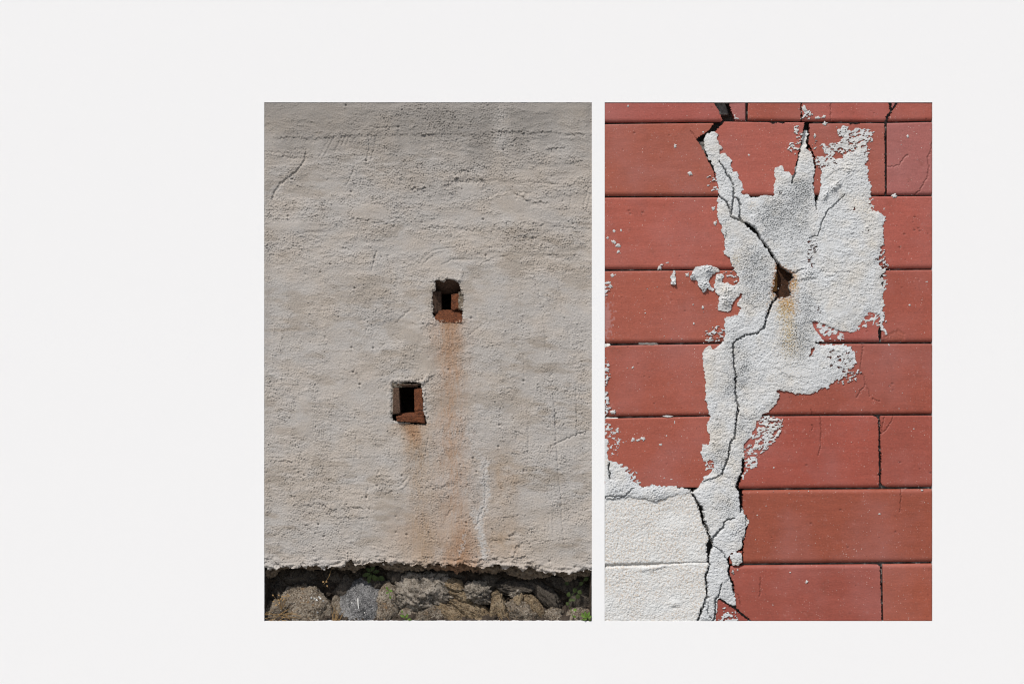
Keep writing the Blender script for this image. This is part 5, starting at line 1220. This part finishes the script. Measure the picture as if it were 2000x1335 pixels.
plant('weed', 'trailing weed with round dark leaves in the shade at the right end of the stones', 'weed', (1124, 1186, -12),
      [((1121, 1150, -8), (0.5, 0.9, 0.1), 10, 9), ((1128, 1156, -8), (0.9, 0.4, 0.1), 10, 9), ((1112, 1158, -8), (-0.2, 1, 0.1), 10, 8), ((1128, 1162, -8), (0.2, 1, 0.1), 10, 9), ((1142, 1136, -9), (0.6, -0.5, 0.1), 10, 8), ((1140, 1140, -9), (-0.8, 0.3, 0.1), 9, 8), ((1146, 1128, -9), (0.2, -1, 0.1), 9, 8), ((1118, 1172, -6), (-0.5, 0.2, 0.2), 7, 6), ((1117, 1173, -6), (0.7, 0, 0.2), 7, 6), ((1106, 1178, -5), (0.6, 0.5, 0.2), 8, 7), ((1112, 1143, -10), (-0.9, -0.3, 0.1), 9, 8)],
      [([(1146, 1122, -20), (1140, 1138, -10), (1126, 1152, -9), (1116, 1168, -8), (1110, 1182, -8)], 0.7, 0.5)], 'leaf_dark', 'leaf_dark', dz=-16)
plant('weed', 'sunlit bright green weed in the lower right corner of the stones', 'weed', (1144, 1210, -4),
      [((1146, 1206, 1), (-0.9, -0.5, 0.2), 13, 5), ((1146, 1205, 1), (-0.3, -1, 0.2), 13, 5), ((1147, 1205, 1), (0.35, -1, 0.2), 12, 5), ((1146, 1208, 1), (-1, 0.15, 0.2), 11, 5), ((1148, 1206, 1), (0.7, -0.4, 0.2), 9, 5), ((1150, 1208, 1), (0.4, 0.6, 0.2), 8, 5), ((1141, 1203, 0), (-0.6, -0.9, 0.2), 9, 4), ((1120, 1191, 0), (0.6, -0.2, 0.3), 7, 6), ((1119, 1201, 0), (0.8, 0.5, 0.2), 7, 4)],
      [([(1120, 1206, -2), (1116, 1194, -1), (1112, 1184, -2)], 0.5, 0.4), ([(1146, 1216, -5), (1146, 1206, 0)], 0.9, 0.6)], 'leaf', 'leaf')
rw = random.Random(9)
lv = []; st = []
for i in range(16):
    x, y = rw.uniform(534, 562), rw.uniform(1161, 1186)
    st.append(([(549, 1192, -12), ((549 + x) / 2 + rw.uniform(-2, 2), (1188 + y) / 2, -8), (x, y, -3)], 0.35, 0.25))
    lv.append(((x, y, -2), (rw.uniform(-1, 1), rw.uniform(-1, 0.4), 0.3), rw.uniform(3, 5), rw.uniform(2, 3)))
plant('dry_weed', 'small dry brownish weed with tiny leaves at the left end of the stones', 'weed', (549, 1192, -10), lv, st, 'straw', 'straw')
plant('seed_stalk', 'thin dry stalk with pale seed heads hanging below the plaster edge', 'plant', (645, 1113, -14),
      [((632, 1134, -4), (-0.4, 0.6, 0.2), 4, 3.4), ((636, 1134, -4), (0.5, 0.6, 0.2), 4, 3.4), ((638, 1142, -4), (0.3, 0.8, 0.2), 4, 3)],
      [([(646, 1112, -14), (643, 1124, -6), (637, 1134, -4), (632, 1141, -4)], 0.35, 0.3)], 'straw', 'straw', leaf_name='seed_head')
def straw_tuft(label, base, blades):
    t_ = empty('dry_grass', wpt(*base)); tag(t_, label, 'grass', 'dry straw among the rubble stones')
    for pts in blades:
        bm = bmesh.new(); stem_geo(bm, pts, 0.55, 0.2, 4); mesh_bm('blade', bm, M['straw'], t_)
bl = []
for i in range(26):
    x0 = rw.uniform(512, 566); y0 = rw.uniform(1198, 1214); a_ = rw.uniform(-0.7, 0.7); L_ = rw.uniform(18, 42)
    bl.append([(x0, y0, -3), (x0 + L_ * 0.5 * math.cos(a_), y0 + L_ * 0.3 * math.sin(a_) - 2, 0), (x0 + L_ * math.cos(a_) * 0.9, y0 + L_ * math.sin(a_) * 0.8, -1)])
straw_tuft('matted dry straw in the lower left corner of the stones', (540, 1210, -6), bl)
bl = []
for i in range(13):
    x0 = rw.uniform(648, 662); bl.append([(x0, 1214, -6), (x0 + rw.uniform(-5, 8), 1200, -3), (x0 + rw.uniform(-8, 16), rw.uniform(1178, 1194), -2)])
straw_tuft('dry straw standing between the brown stone and the grey granite stone', (655, 1212, -6), bl)
bl = [[(984, 1214, 0), (978, 1204, 2), (974, 1194, 1)], [(978, 1214, 0), (975, 1206, 2), (972, 1198, 1)], [(996, 1212, 0), (990, 1202, 2), (988, 1196, 1)], [(640, 1200, -2), (644, 1190, 0), (641, 1184, -2)], [(1022, 1182, -2), (1016, 1176, 0), (1010, 1172, -2)]]
straw_tuft('few thin straw blades on the rusty stones at the middle right', (984, 1212, -2), bl[:3])

# marks of lime on single stones
def surf_z(o, x, y):
    L = world_loc(o); best = None
    for v in o.data.vertices:
        p = v.co + L
        px, py, pz = p.x / S + 1000, 667.5 - (p.z - ZC) / S, -p.y / S
        if abs(px - x) < 2.2 and abs(py - y) < 2.2 and (best is None or pz > best): best = pz
    return best if best is not None else -6.0
def lime_mark(pts, w0, w1, z, parent):
    bm = bmesh.new(); stem_geo(bm, [(x, y, surf_z(parent, x, y) - 0.2) for x, y in pts], w0, w1, 6); return mesh_bm('lime_mark', bm, M['lime'], parent)

STN = [o for o in plaster_wall.children if o.name.startswith('stone')]
lime_mark([(698, 1169), (698.5, 1176), (699, 1184), (700.5, 1193)], 2.2, 0.8, -1.0, STN[1])
for x, y, r in ((686, 1177, 1.6), (730, 1168, 1.8), (694, 1189, 1.2), (711, 1196, 1.3)):
    lime_mark([(x, y), (x + 0.6, y + 2.2)], r, r * 0.7, -1.2, STN[1])
for x, y, r in ((602, 1165, 2.2), (607, 1167, 2.6), (613, 1169, 2.2), (618, 1172, 2.2), (625, 1169, 2.0), (630, 1173, 1.6), (619, 1195, 2.0), (622, 1166, 1.6)):
    lime_mark([(x - 1.5, y), (x + 1.5, y + 1.6)], r, r * 0.6, -3.0, STN[0])
